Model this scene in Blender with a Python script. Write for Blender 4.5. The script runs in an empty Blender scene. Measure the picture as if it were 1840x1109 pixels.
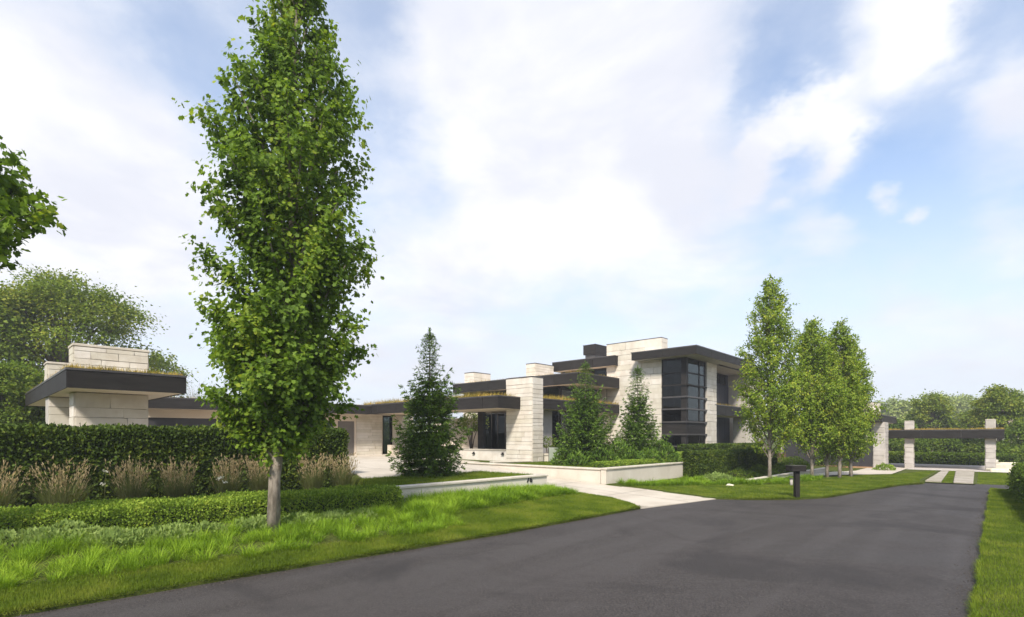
import bpy, bmesh, math, random
import numpy as np
from mathutils import Vector, Matrix
from mathutils.geometry import delaunay_2d_cdt

# ------------------------------------------------------------------ frame of the site
H = 2.2            # height of the camera above the asphalt
F = 957.0          # focal length in photo pixels (photo is 1840 wide)
HOR = 785.0        # horizon row in the photo
sc = bpy.context.scene
COL = sc.collection
A0 = math.radians(47.6)
UX, UY = math.cos(A0), math.sin(A0)
def UV(u, v):      # site axes: u runs along the road, v from the road towards the house
    return (u*UX - v*UY, u*UY + v*UX)
def toUV(x, y):
    return (x*UX + y*UY, -x*UY + y*UX)
def PX(px, Y):     # ground position seen in photo column px at distance Y
    return ((px-920.0)/F*Y, Y)
def ZY(py, Y):
    return H - (py-HOR)/F*Y

# ------------------------------------------------------------------ camera
cam = bpy.data.cameras.new('camera')
cam.sensor_width = 36.0
cam.lens = 36.0*F/1840.0
cam.shift_y = (HOR-554.5)/1840.0
cam.clip_start = 0.1
cam.clip_end = 3000
camo = bpy.data.objects.new('camera', cam)
COL.objects.link(camo)
camo.location = (0, 0, H)
camo.rotation_euler = (math.radians(90), 0, 0)
sc.camera = camo

# ------------------------------------------------------------------ sun
SUN_DIR = Vector((-0.16, -0.86, 0.88)).normalized()   # towards the sun
sl = bpy.data.lights.new('sun', 'SUN')
sl.energy = 2.85
sl.angle = math.radians(9)
sl.color = (1.0, 0.93, 0.83)
so = bpy.data.objects.new('sun', sl)
COL.objects.link(so)
so.rotation_euler = SUN_DIR.to_track_quat('Z', 'Y').to_euler()
so.location = (-30, -20, 60)

# ------------------------------------------------------------------ world
world = bpy.data.worlds.new('World')
sc.world = world
world.use_nodes = True
wt = world.node_tree
wt.nodes.clear()
def N(t, typ, **kw):
    n = t.nodes.new(typ)
    for k, v in kw.items():
        setattr(n, k, v)
    return n
def L(t, a, b):
    t.links.new(a, b)
def M(t, op, a, b=None, c=None, clamp=False):
    n = N(t, 'ShaderNodeMath', operation=op, use_clamp=clamp)
    for i, x in enumerate((a, b, c)):
        if x is None: continue
        if isinstance(x, (int, float)): n.inputs[i].default_value = x
        else: L(t, x, n.inputs[i])
    return n.outputs[0]
def MR(t, x, a, b, lo=0.0, hi=1.0, smooth=True):
    n = N(t, 'ShaderNodeMapRange', interpolation_type='SMOOTHSTEP' if smooth else 'LINEAR')
    L(t, x, n.inputs[0])
    for i, v in zip((1, 2, 3, 4), (a, b, lo, hi)): n.inputs[i].default_value = v
    return n.outputs[0]
def MIX(t, fac, a, b, blend='MIX'):
    n = N(t, 'ShaderNodeMix', data_type='RGBA', blend_type=blend)
    for sock, x in ((n.inputs[0], fac), (n.inputs[6], a), (n.inputs[7], b)):
        if isinstance(x, (int, float)): sock.default_value = x
        elif isinstance(x, tuple): sock.default_value = (*x, 1) if len(x) == 3 else x
        else: L(t, x, sock)
    return n.outputs[2]
def NOISE(t, vec, scale, detail=4, rough=0.55, dist=0.0):
    n = N(t, 'ShaderNodeTexNoise')
    n.inputs['Scale'].default_value = scale
    n.inputs['Detail'].default_value = detail
    n.inputs['Roughness'].default_value = rough
    n.inputs['Distortion'].default_value = dist
    if vec is not None: L(t, vec, n.inputs['Vector'])
    return n.outputs[0]
def MAPV(t, vec, scale=(1, 1, 1), rot=(0, 0, 0), loc=(0, 0, 0)):
    n = N(t, 'ShaderNodeMapping')
    n.inputs['Scale'].default_value = scale
    n.inputs['Rotation'].default_value = rot
    n.inputs['Location'].default_value = loc
    L(t, vec, n.inputs['Vector'])
    return n.outputs[0]

SKY_STRENGTH = 0.10
sky = N(wt, 'ShaderNodeTexSky', sky_type='NISHITA')
sky.sun_disc = False
sky.sun_elevation = math.asin(SUN_DIR.z)
sky.sun_rotation = math.atan2(SUN_DIR.x, SUN_DIR.y)
sky.air_density = 1.0
sky.dust_density = 0.6
sky.ozone_density = 1.5
tc = N(wt, 'ShaderNodeTexCoord')
dirv = tc.outputs['Generated']
sep = N(wt, 'ShaderNodeSeparateXYZ'); L(wt, dirv, sep.inputs[0])
zz = sep.outputs[2]
den = M(wt, 'ADD', M(wt, 'MAXIMUM', zz, 0.0), 0.22)
comb = N(wt, 'ShaderNodeCombineXYZ')
L(wt, M(wt, 'DIVIDE', sep.outputs[0], den), comb.inputs[0])
L(wt, M(wt, 'DIVIDE', sep.outputs[1], den), comb.inputs[1])
plane = comb.outputs[0]
big = NOISE(wt, MAPV(wt, plane, loc=(1.3, 4.7, 0)), 1.1, 6, 0.55, 0.25)
fine = NOISE(wt, MAPV(wt, plane, loc=(7.1, 2.2, 3.0)), 3.6, 9, 0.62, 0.3)
wn = N(wt, 'ShaderNodeTexNoise'); wn.inputs['Scale'].default_value = 5.5; wn.inputs['Detail'].default_value = 7; wn.inputs['Roughness'].default_value = .58
L(wt, MAPV(wt, dirv, (1, 1, 1.7)), wn.inputs['Vector'])
wsub = N(wt, 'ShaderNodeVectorMath', operation='SUBTRACT'); L(wt, wn.outputs['Color'], wsub.inputs[0]); wsub.inputs[1].default_value = (.5, .5, .5)
wsc = N(wt, 'ShaderNodeVectorMath', operation='SCALE'); L(wt, wsub.outputs[0], wsc.inputs[0]); wsc.inputs[3].default_value = .17
wadd = N(wt, 'ShaderNodeVectorMath', operation='ADD'); L(wt, dirv, wadd.inputs[0]); L(wt, wsc.outputs[0], wadd.inputs[1])
warped = wadd.outputs[0]
def skydir(px, py):
    return Vector(((px-920)/F, 1.0, (HOR-py)/F)).normalized()
# (column, row, radius in photo px, strength) of the cloud masses the photo shows
BLOBS = [(1010, 100, 330, .62), (1180, 60, 210, .45), (820, 110, 190, .50), (1140, 400, 240, .50), (960, 260, 240, .32),
         (960, 420, 230, .42), (60, 170, 260, .50), (230, 330, 240, .42), (80, 420, 300, .45), (760, 560, 260, .42), (1760, 650, 200, .16),
         (1380, 225, 66, .8), (1462, 195, 66, .8), (1530, 190, 58, .7), (1345, 262, 44, .6), (1475, 290, 58, .65), (1500, 245, 40, .4),
         (1840, 160, 90, .60), (1830, 300, 120, .30), (1640, 30, 110, .55), (1700, 20, 60, .3), (1220, 243, 28, .8), (1602, 352, 34, .8), (1662, 372, 30, .8),
         (1420, 360, 30, .45), (1470, 415, 60, .4), (1330, 330, 45, .35), (1620, 530, 70, .25), (1810, 470, 60, .3), (1800, 400, 50, .25),
         (1560, 80, 130, .14), (1620, 200, 150, .08)]
HOLES = [(1400, 140, 80, .40), (1590, 290, 110, .25), (1410, 300, 45, .3), (1740, 260, 330, .32), (1480, 60, 100, .3), (350, 90, 170, .30), (700, 15, 90, .40), (1600, 430, 230, .15), (780, 330, 110, .10), (1330, 180, 60, .2), (20, 250, 90, .2)]
acc = M(wt, 'MULTIPLY', M(wt, 'SUBTRACT', big, 0.5), 1.5)
acc = M(wt, 'ADD', acc, M(wt, 'MULTIPLY', M(wt, 'SUBTRACT', fine, 0.5), 0.85))
for sign, lst in ((1, BLOBS), (-1, HOLES)):
    for (px, py, r, s) in lst:
        d0 = skydir(px, py)
        n = N(wt, 'ShaderNodeVectorMath', operation='DISTANCE')
        L(wt, warped, n.inputs[0]); n.inputs[1].default_value = d0
        ra = r/F/math.sqrt(1+((px-920)/F)**2+((HOR-py)/F)**2)
        w = MR(wt, n.outputs['Value'], 0.0*ra, 1.25*ra, sign*s, 0.0)
        acc = M(wt, 'ADD', acc, w)
alpha = MR(wt, acc, -0.22, 0.62)
veil = MR(wt, acc, -0.9, 0.3, 0.10, 0.55)
lowveil = MR(wt, zz, 0.0, 0.50, 0.90, 0.12)
veil = M(wt, 'MAXIMUM', veil, lowveil)
tone = NOISE(wt, MAPV(wt, plane, loc=(3.3, 9.1, 1.0)), 1.9, 7, 0.58, 0.3)
tone = MR(wt, tone, 0.38, 0.66)
K = 1.0/SKY_STRENGTH
ccol = MIX(wt, tone, (0.375*K, 0.385*K, 0.428*K), (0.475*K, 0.475*K, 0.488*K))
lowc = MR(wt, zz, 0.0, 0.30, 0.8, 0.0)
ccol = MIX(wt, lowc, ccol, (0.40*K, 0.415*K, 0.452*K))
blue = MIX(wt, 1.0, sky.outputs[0], (0.98, 1.03, 1.06), 'MULTIPLY')
pale = MIX(wt, veil, blue, (0.395*K, 0.418*K, 0.465*K))
skyc = MIX(wt, alpha, pale, ccol)
bg = N(wt, 'ShaderNodeBackground')
L(wt, skyc, bg.inputs[0]); bg.inputs[1].default_value = SKY_STRENGTH
wo = N(wt, 'ShaderNodeOutputWorld'); L(wt, bg.outputs[0], wo.inputs[0])

sc.view_settings.view_transform = 'Standard'
sc.view_settings.look = 'None'
sc.view_settings.gamma = 1
sc.view_settings.use_curve_mapping = False
sc.view_settings.exposure = 1.22
sc.render.engine = 'CYCLES'
sc.cycles.use_denoising = True
try: sc.cycles.denoiser = 'OPENIMAGEDENOISE'
except Exception: pass
sc.cycles.max_bounces = 7
sc.cycles.transparent_max_bounces = 8
sc.cycles.caustics_reflective = False
sc.cycles.caustics_refractive = False

# ------------------------------------------------------------------ materials
MATS = {}
def new_mat(name):
    m = bpy.data.materials.new(name); m.use_nodes = True
    t = m.node_tree; t.nodes.clear()
    o = N(t, 'ShaderNodeOutputMaterial')
    return m, t, o
def solid(name, c1, c2, rough=0.7, scale=3.0, bump=0.0, bscale=40.0, metal=0.0, spec=0.4, objvar=0.0, stretch=(1, 1, 1), stain=0.0):
    m, t, o = new_mat(name)
    tcn = N(t, 'ShaderNodeTexCoord'); geo = N(t, 'ShaderNodeNewGeometry')
    pos = MAPV(t, geo.outputs['Position'], stretch)
    f = MR(t, NOISE(t, pos, scale, 6, 0.6), 0.3, 0.7)
    col = MIX(t, f, c1, c2)
    if objvar:
        oi = N(t, 'ShaderNodeObjectInfo')
        k = MR(t, oi.outputs['Random'], 0, 1, 1-objvar, 1+objvar*0.6, False)
        cv = N(t, 'ShaderNodeCombineXYZ')
        L(t, k, cv.inputs[0]); L(t, k, cv.inputs[1]); L(t, M(t, 'POWER', k, 1.4), cv.inputs[2])
        col = MIX(t, 1.0, col, cv.outputs[0], 'MULTIPLY')
    if stain:
        s = MR(t, NOISE(t, MAPV(t, geo.outputs['Position'], (2.2, 2.2, 0.5)), 1.4, 6, 0.65), 0.5, 0.72, 0, stain)
        col = MIX(t, s, col, (0.24, 0.19, 0.14))
    b = N(t, 'ShaderNodeBsdfPrincipled')
    L(t, col, b.inputs['Base Color'])
    b.inputs['Roughness'].default_value = rough
    b.inputs['Metallic'].default_value = metal
    b.inputs['Specular IOR Level'].default_value = spec
    if bump:
        bn = N(t, 'ShaderNodeBump'); bn.inputs['Strength'].default_value = bump; bn.inputs['Distance'].default_value = 0.02
        L(t, NOISE(t, geo.outputs['Position'], bscale, 6, 0.65), bn.inputs['Height'])
        L(t, bn.outputs[0], b.inputs['Normal'])
    L(t, b.outputs[0], o.inputs[0])
    MATS[name] = m
    return m
def leafmat(name, cols, transl=0.35, rough=0.55, spec=0.3, patch=0.25, pscale=1.2):
    """per-leaf hue from the mesh island, plus broad patches of fresher / duller growth"""
    m, t, o = new_mat(name)
    geo = N(t, 'ShaderNodeNewGeometry')
    r = geo.outputs['Random Per Island']
    pn = NOISE(t, geo.outputs['Position'], pscale, 3, 0.5)
    f = M(t, 'ADD', M(t, 'MULTIPLY', r, 1-patch), M(t, 'MULTIPLY', MR(t, pn, 0.32, 0.68), patch))
    cr = N(t, 'ShaderNodeValToRGB')
    e = cr.color_ramp.elements
    n = len(cols)
    e[0].position = 0.0; e[0].color = (*cols[0], 1)
    e[1].position = 1.0; e[1].color = (*cols[-1], 1)
    for i, c in enumerate(cols[1:-1], 1):
        x = e.new(i/(n-1)); x.color = (*c, 1)
    L(t, f, cr.inputs[0])
    b = N(t, 'ShaderNodeBsdfPrincipled')
    L(t, cr.outputs[0], b.inputs['Base Color'])
    b.inputs['Roughness'].default_value = rough
    b.inputs['Specular IOR Level'].default_value = spec
    tr = N(t, 'ShaderNodeBsdfTranslucent')
    L(t, MIX(t, 1.0, cr.outputs[0], (1.25, 1.25, 0.7), 'MULTIPLY'), tr.inputs[0])
    mx = N(t, 'ShaderNodeMixShader'); mx.inputs[0].default_value = transl
    L(t, b.outputs[0], mx.inputs[1]); L(t, tr.outputs[0], mx.inputs[2])
    L(t, mx.outputs[0], o.inputs[0])
    MATS[name] = m
    return m

limestone = solid('limestone', (0.51, 0.46, 0.385), (0.60, 0.56, 0.485), 0.85, 2.2, 0.5, 26, objvar=0.14, stain=0.16)
limestone2 = solid('cut_limestone', (0.53, 0.475, 0.395), (0.62, 0.575, 0.50), 0.85, 1.6, 0.3, 30, objvar=0.10, stain=0.12)
mortar = solid('mortar', (0.36, 0.33, 0.29), (0.42, 0.39, 0.35), 0.95)
stucco = solid('stucco', (0.60, 0.52, 0.42), (0.64, 0.56, 0.46), 0.9, 1.0, 0.15, 60)
tan = solid('tan_stucco', (0.58, 0.49, 0.395), (0.63, 0.54, 0.44), 0.9, 1.0, 0.1, 60)
wallwhite = solid('garden_wall_render', (0.52, 0.465, 0.385), (0.60, 0.55, 0.465), 0.9, 0.9, 0.25, 45, stain=0.10)
coping = solid('coping_stone', (0.45, 0.40, 0.325), (0.55, 0.50, 0.415), 0.85, 2.5, 0.3, 40)
bronze = solid('dark_bronze_metal', (0.0165, 0.0145, 0.013), (0.027, 0.024, 0.0215), 0.6, 1.5, 0.0, metal=0.0, spec=0.16, objvar=0.12, stretch=(1, 1, 6))
bronze2 = solid('bronze_trim', (0.075, 0.068, 0.064), (0.10, 0.092, 0.088), 0.4, 2.0, 0.0, metal=0.4)
darkpanel = solid('dark_panel', (0.030, 0.028, 0.030), (0.042, 0.040, 0.042), 0.5, 1.2)
bluedark = solid('blue_black_panel', (0.016, 0.019, 0.030), (0.024, 0.028, 0.042), 0.35, 1.0, stretch=(6, 6, 1))
greydoor = solid('grey_door', (0.13, 0.115, 0.10), (0.16, 0.14, 0.125), 0.55)
concrete = solid('concrete', (0.41, 0.36, 0.29), (0.51, 0.455, 0.375), 0.85, 0.7, 0.2, 60, stain=0.16)
plankmat = solid('weathered_concrete', (0.30, 0.265, 0.22), (0.38, 0.34, 0.285), 0.9, 2.5, 0.3, 40, stain=0.2, objvar=.12)
pierstone = solid('grey_stone', (0.37, 0.335, 0.30), (0.48, 0.44, 0.40), 0.9, 2.0, 0.4, 30, objvar=0.08)
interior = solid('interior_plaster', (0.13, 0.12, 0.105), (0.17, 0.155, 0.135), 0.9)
curtain = solid('curtain_linen', (0.50, 0.46, 0.39), (0.58, 0.53, 0.45), 0.9, 2.0, stretch=(8, 8, 0.2))
soil = solid('mulch', (0.030, 0.020, 0.013), (0.06, 0.042, 0.028), 0.95, 6, 0.8, 50)
wood = solid('bark_grey', (0.13, 0.105, 0.08), (0.34, 0.29, 0.235), 0.9, 14.0, 0.9, 45, stretch=(1, 1, 0.3), stain=0.35)
wood2 = solid('bark_dark', (0.10, 0.08, 0.06), (0.18, 0.14, 0.11), 0.9, 5.0, 0.5, 40, stretch=(1, 1, 0.4))
cedar = solid('cedar', (0.28, 0.16, 0.08), (0.38, 0.23, 0.12), 0.7, 3, stretch=(1, 1, 8))
twigcore = solid('shaded_twig_mass', (0.012, 0.020, 0.008), (0.025, 0.036, 0.014), 0.95, 8)  # hedge core: deep shade behind the leaves is put into this dark green
iron = solid('black_iron', (0.012, 0.012, 0.012), (0.02, 0.02, 0.02), 0.4)
boulder = solid('pale_rock', (0.55, 0.50, 0.36), (0.66, 0.61, 0.46), 0.85, 8, 0.5, 30)

# glass
m, t, o = new_mat('window_glass')
fr = N(t, 'ShaderNodeFresnel'); fr.inputs[0].default_value = 1.42
tr = N(t, 'ShaderNodeBsdfTransparent'); tr.inputs[0].default_value = (0.26, 0.29, 0.275, 1)
gl = N(t, 'ShaderNodeBsdfGlossy'); gl.inputs['Roughness'].default_value = 0.015; gl.inputs[0].default_value = (0.9, 0.95, 0.97, 1)
mx = N(t, 'ShaderNodeMixShader')
L(t, M(t, 'MULTIPLY', fr.outputs[0], 0.75, clamp=True), mx.inputs[0]); L(t, tr.outputs[0], mx.inputs[1]); L(t, gl.outputs[0], mx.inputs[2])
L(t, mx.outputs[0], o.inputs[0]); glass = m

# asphalt: aggregate speckle, worn wheel tracks along the road, a few darker sealed patches
m, t, o = new_mat('asphalt')
geo = N(t, 'ShaderNodeNewGeometry'); pos = geo.outputs['Position']
pu = MAPV(t, pos, (1, 1, 1), (0, 0, -A0))
spk = NOISE(t, pos, 34, 4, 0.8)
spk2 = NOISE(t, pos, 16, 4, 0.7)
trk = NOISE(t, MAPV(t, pu, (0.05, 0.75, 1)), 1.6, 5, 0.55, 0.6)
pat = NOISE(t, MAPV(t, pos, (0.35, 0.35, 1)), 1.0, 6, 0.6, 0.8)
c = MIX(t, MR(t, spk, 0.32, 0.7), (0.006, 0.005, 0.0045), (0.094, 0.078, 0.070))
c = MIX(t, MR(t, spk2, 0.42, 0.62, 0, 0.6), c, (0.022, 0.0185, 0.0175))
spk3 = NOISE(t, pos, 4.5, 5, 0.7)
c = MIX(t, MR(t, spk3, 0.45, 0.68, 0, 0.35), c, (0.062, 0.054, 0.050))
c = MIX(t, MR(t, trk, 0.42, 0.62, 0, 0.50), c, (0.060, 0.052, 0.049))
c = MIX(t, MR(t, pat, 0.50, 0.66, 0, 0.6), c, (0.021, 0.018, 0.0175))
# curved tyre marks
rr = N(t, 'ShaderNodeVectorMath', operation='DISTANCE'); L(t, pu, rr.inputs[0]); rr.inputs[1].default_value = (24.0, 14.5, 0)
wv = M(t, 'ADD', rr.outputs['Value'], M(t, 'MULTIPLY', NOISE(t, pos, 0.5, 2), 0.5))
for rad, w in ((8.2, 0.16), (9.7, 0.14), (6.6, 0.12)):
    band = MR(t, M(t, 'ABSOLUTE', M(t, 'SUBTRACT', wv, rad)), 0.0, w, 0.5, 0.0)
    c = MIX(t, M(t, 'MULTIPLY', band, MR(t, spk2, .3, .6)), c, (0.016, 0.0135, 0.013))
b = N(t, 'ShaderNodeBsdfPrincipled'); L(t, c, b.inputs['Base Color'])
L(t, MR(t, pat, 0.3, 0.7, 0.62, 0.78), b.inputs['Roughness']); b.inputs['Specular IOR Level'].default_value = 0.35
bn = N(t, 'ShaderNodeBump'); bn.inputs['Strength'].default_value = 0.8; bn.inputs['Distance'].default_value = 0.02
L(t, spk, bn.inputs['Height']); L(t, bn.outputs[0], b.inputs['Normal'])
L(t, b.outputs[0], o.inputs[0]); asphalt = m

# turf under the blades
m, t, o = new_mat('turf')
geo = N(t, 'ShaderNodeNewGeometry'); pos = geo.outputs['Position']
n1 = MR(t, NOISE(t, pos, 0.6, 6, 0.65), 0.35, 0.65); n2 = MR(t, NOISE(t, pos, 22, 4, 0.7), 0.3, 0.7)
c = MIX(t, n1, (0.075, 0.095, 0.016), (0.110, 0.115, 0.024))
c = MIX(t, n2, (0.040, 0.060, 0.012), c)
b = N(t, 'ShaderNodeBsdfPrincipled'); L(t, c, b.inputs['Base Color']); b.inputs['Roughness'].default_value = 0.95; b.inputs['Specular IOR Level'].default_value = 0.1
bn = N(t, 'ShaderNodeBump'); bn.inputs['Strength'].default_value = 0.8; bn.inputs['Distance'].default_value = 0.03
L(t, NOISE(t, pos, 40, 4, 0.7), bn.inputs['Height']); L(t, bn.outputs[0], b.inputs['Normal'])
L(t, b.outputs[0], o.inputs[0]); turf = m

m_maple = leafmat('maple_leaves', [(0.0588, 0.1033, 0.0129), (0.1078, 0.1856, 0.0193), (0.1796, 0.2775, 0.0275), (0.3429, 0.3954, 0.0420)], 0.45, 0.60, 0.22, 0.40, 0.9)
m_birch = leafmat('pear_leaves', [(0.0975, 0.1568, 0.0154), (0.1625, 0.2490, 0.0225), (0.2470, 0.3290, 0.0336), (0.4421, 0.4479, 0.0589)], 0.42, 0.60, 0.2, 0.3, 1.1)
m_yew = leafmat('yew_needles', [(0.0235, 0.0404, 0.0067), (0.0438, 0.0742, 0.0101), (0.0742, 0.1145, 0.0151), (0.1550, 0.1853, 0.0235)], 0.15, 0.6, 0.12, 0.35, 1.6)
m_box = leafmat('boxwood_leaves', [(0.0782, 0.1349, 0.0159), (0.1562, 0.2380, 0.0254), (0.2409, 0.3412, 0.0413), (0.3907, 0.4444, 0.0667)], 0.28, 0.6, 0.12, 0.35, 2.0)
m_spruce = leafmat('spruce_needles', [(0.0311, 0.0629, 0.0114), (0.0731, 0.1371, 0.0186), (0.1325, 0.2228, 0.0286), (0.2377, 0.3313, 0.0543)], 0.22, 0.6, 0.12, 0.3, 1.6)
m_tree = leafmat('oak_leaves', [(0.0798, 0.1241, 0.0179), (0.1369, 0.2000, 0.0240), (0.2092, 0.2602, 0.0320), (0.3326, 0.3202, 0.0521)], 0.35, 0.6, 0.12, 0.4, 0.35)
m_shrub = leafmat('shrub_leaves', [(0.0456, 0.0780, 0.0120), (0.0883, 0.1424, 0.0180), (0.1424, 0.2100, 0.0270), (0.2351, 0.2776, 0.0420)], 0.35, 0.6, 0.12, 0.4, 0.5)
m_far = leafmat('hazed_far_leaves', [(0.1985, 0.2569, 0.0818), (0.2802, 0.3386, 0.0981), (0.3621, 0.3970, 0.1169)], 0.25, 0.7, 0.1, 0.5, 0.1)  # leaf colour paled so that it carries part of the distance haze
m_liri = leafmat('lilyturf_blades', [(0.0966, 0.1780, 0.0100), (0.1582, 0.2700, 0.0150), (0.2300, 0.3500, 0.0220), (0.3128, 0.4200, 0.0400)], 0.30, 0.6, 0.12, 0.4, 0.9)
m_lawn = leafmat('lawn_blades', [(0.0725, 0.1150, 0.0110), (0.1116, 0.1650, 0.0150), (0.1581, 0.2100, 0.0210), (0.2278, 0.2500, 0.0400)], 0.35, 0.65, 0.1, 0.62, 1.1)
m_sage = leafmat('sage_leaves', [(0.15, 0.22, 0.055), (0.23, 0.31, 0.085), (0.31, 0.39, 0.12)], 0.35, 0.7, 0.1, 0.3, 2.0)
m_reed = leafmat('reed_stems', [(0.0874, 0.1187, 0.0285), (0.1368, 0.1568, 0.0475), (0.1976, 0.1900, 0.0808)], 0.3, 0.6, 0.2, 0.2, 2)
m_plume = leafmat('reed_plumes', [(0.3135, 0.2350, 0.1260), (0.4275, 0.3350, 0.1935), (0.5700, 0.4700, 0.2970)], 0.35, 0.8, 0.1, 0.2, 2)
m_sedum = leafmat('sedum_dry', [(0.14, 0.135, 0.03), (0.27, 0.21, 0.045), (0.42, 0.31, 0.07), (0.36, 0.22, 0.08)], 0.25, 0.8, 0.1, 0.5, 1.2)
m_bloom = leafmat('white_petals', [(0.62, 0.60, 0.52), (0.75, 0.73, 0.66)], 0.3, 0.6, 0.2)

# ------------------------------------------------------------------ object helpers
def link(o, parent=None):
    COL.objects.link(o)
    if parent is not None: o.parent = parent
    return o
def tag(o, label=None, cat=None, group=None, kind=None):
    if label: o['label'] = label
    if cat: o['category'] = cat
    if group: o['group'] = group
    if kind: o['kind'] = kind
    return o
BASE = {}
def thing(name, label, cat, loc, group=None):
    o = bpy.data.objects.new(name, None)
    o.empty_display_size = 0.3
    o.location = loc
    link(o); tag(o, label, cat, group)
    BASE[o.name] = Vector(loc)
    return o
def base_of(parent):
    p = parent
    while p is not None:
        if p.name in BASE: return BASE[p.name]
        p = p.parent
    return Vector((0, 0, 0))
def mesh_np(name, v, loops, starts, mat, smooth=False):
    me = bpy.data.meshes.new(name)
    me.vertices.add(len(v)); me.vertices.foreach_set('co', np.asarray(v, np.float32).ravel())
    me.loops.add(len(loops)); me.loops.foreach_set('vertex_index', np.asarray(loops, np.int32))
    me.polygons.add(len(starts)); me.polygons.foreach_set('loop_start', np.asarray(starts, np.int32))
    if smooth: me.polygons.foreach_set('use_smooth', np.ones(len(starts), bool))
    me.update(calc_edges=True)
    if mat: me.materials.append(mat)
    return me
class MB:
    """collects world-space polygons for ONE object"""
    def __init__(s): s.v = []; s.f = []
    def poly(s, pts):
        k = len(s.v); s.v += [tuple(p) for p in pts]; s.f.append(list(range(k, k+len(pts))))
    def prism(s, plan, z0, z1, zt=None):
        """plan: counter-clockwise list of (x, y)"""
        a = sum(plan[i][0]*plan[(i+1) % len(plan)][1]-plan[(i+1) % len(plan)][0]*plan[i][1] for i in range(len(plan)))
        if a < 0: plan = plan[::-1]
        n = len(plan); k = len(s.v)
        s.v += [(x, y, z0) for x, y in plan] + [(x, y, z1) for x, y in plan]
        s.f.append([k+i for i in range(n)][::-1]); s.f.append([k+n+i for i in range(n)])
        for i in range(n):
            j = (i+1) % n
            s.f.append([k+i, k+j, k+n+j, k+n+i])
        return s
    def tube(s, pts, rad, sides=6, cap=True):
        pts = [Vector(p) for p in pts]; k0 = len(s.v)
        for i, p in enumerate(pts):
            d = (pts[min(i+1, len(pts)-1)]-pts[max(i-1, 0)]).normalized()
            a = d.cross(Vector((0.31, 0.95, 0.05))); 
            if a.length < 1e-3: a = d.cross(Vector((1, 0, 0)))
            a.normalize(); b = d.cross(a)
            r = rad[i] if hasattr(rad, '__len__') else rad
            for q in range(sides):
                th = 2*math.pi*q/sides
                s.v.append(tuple(p + a*(math.cos(th)*r) + b*(math.sin(th)*r)))
        for i in range(len(pts)-1):
            for q in range(sides):
                a0 = k0+i*sides+q; a1 = k0+i*sides+(q+1) % sides
                s.f.append([a0, a1, a1+sides, a0+sides])
        if cap:
            s.f.append([k0+q for q in range(sides)][::-1]); e = k0+(len(pts)-1)*sides
            s.f.append([e+q for q in range(sides)])
        return s
    def build(s, name, mat, parent=None, smooth=False, bevel=0.0, **tags):
        b = base_of(parent)
        me = bpy.data.meshes.new(name)
        me.from_pydata([(x-b.x, y-b.y, z-b.z) for x, y, z in s.v], [], s.f)
        me.materials.append(mat)
        if smooth:
            for p in me.polygons: p.use_smooth = True
        o = bpy.data.objects.new(name, me)
        link(o, parent)
        if bevel:
            bm = bmesh.new(); bm.from_mesh(me)
            bmesh.ops.bevel(bm, geom=bm.edges[:], offset=bevel, segments=1, affect='EDGES')
            bm.to_mesh(me); bm.free()
        tag(o, **tags)
        return o
def rect(p0, p1, d0, d1):
    """plan rectangle along p0->p1, from d0 to d1 on the left-hand side"""
    p0 = Vector(p0); p1 = Vector(p1); d = (p1-p0).normalized(); n = Vector((-d.y, d.x))
    return [tuple(p0+n*d0), tuple(p1+n*d0), tuple(p1+n*d1), tuple(p0+n*d1)]
def uvrect(u0, u1, v0, v1):
    return [UV(u0, v0), UV(u1, v0), UV(u1, v1), UV(u0, v1)]
def prism(name, plan, z0, z1, mat, parent=None, bevel=0.0, **tags):
    return MB().prism(plan, z0, z1).build(name, mat, parent, bevel=bevel, **tags)

# one stone, bevelled, reused at many sizes
def stone_data(mat, seed):
    rng = random.Random(seed)
    bm = bmesh.new(); bmesh.ops.create_cube(bm, size=1)
    bmesh.ops.bevel(bm, geom=bm.edges[:], offset=0.035, segments=1, affect='EDGES')
    for v in bm.verts:
        v.co += Vector((rng.uniform(-.012, .012), rng.uniform(-.05, .05), rng.uniform(-.02, .02)))
    me = bpy.data.meshes.new('stone'); bm.to_mesh(me); bm.free(); me.materials.append(mat)
    return me
STONES = {}
def stone_face(parent, p0, p1, z0, z1, course, length, rng, mat, thick=0.07, gap=0.012, proud=0.02, zbreaks=None):
    """lay stones as children of parent on the vertical plane p0->p1 (outside on the right-hand side)"""
    key = mat.name
    if key not in STONES: STONES[key] = [stone_data(mat, i) for i in range(5)]
    p0 = Vector(p0); p1 = Vector(p1); Lw = (p1-p0).length; d = (p1-p0)/Lw; n = Vector((d.y, -d.x))
    ang = math.atan2(d.y, d.x); b = base_of(parent)
    z = z0; k = 0
    while z < z1-0.03:
        h = course*rng.uniform(0.72, 1.3)
        if z+h > z1-course*0.55: h = z1-z
        x = 0.0
        while x < Lw-1e-3:
            w = length*rng.uniform(0.55, 1.5)
            if x+w > Lw-length*0.45: w = Lw-x
            c = p0+d*(x+w/2)+n*(rng.uniform(0, proud)-thick*0.2)
            o = bpy.data.objects.new('stone', rng.choice(STONES[key]))
            o.scale = (max(w-gap, .05), thick, max(h-gap, .04))
            o.rotation_euler = (0, 0, ang)
            o.location = (c.x-b.x, c.y-b.y, z+h/2-b.z)
            link(o, parent)
            x += w
        z += h; k += 1
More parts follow.
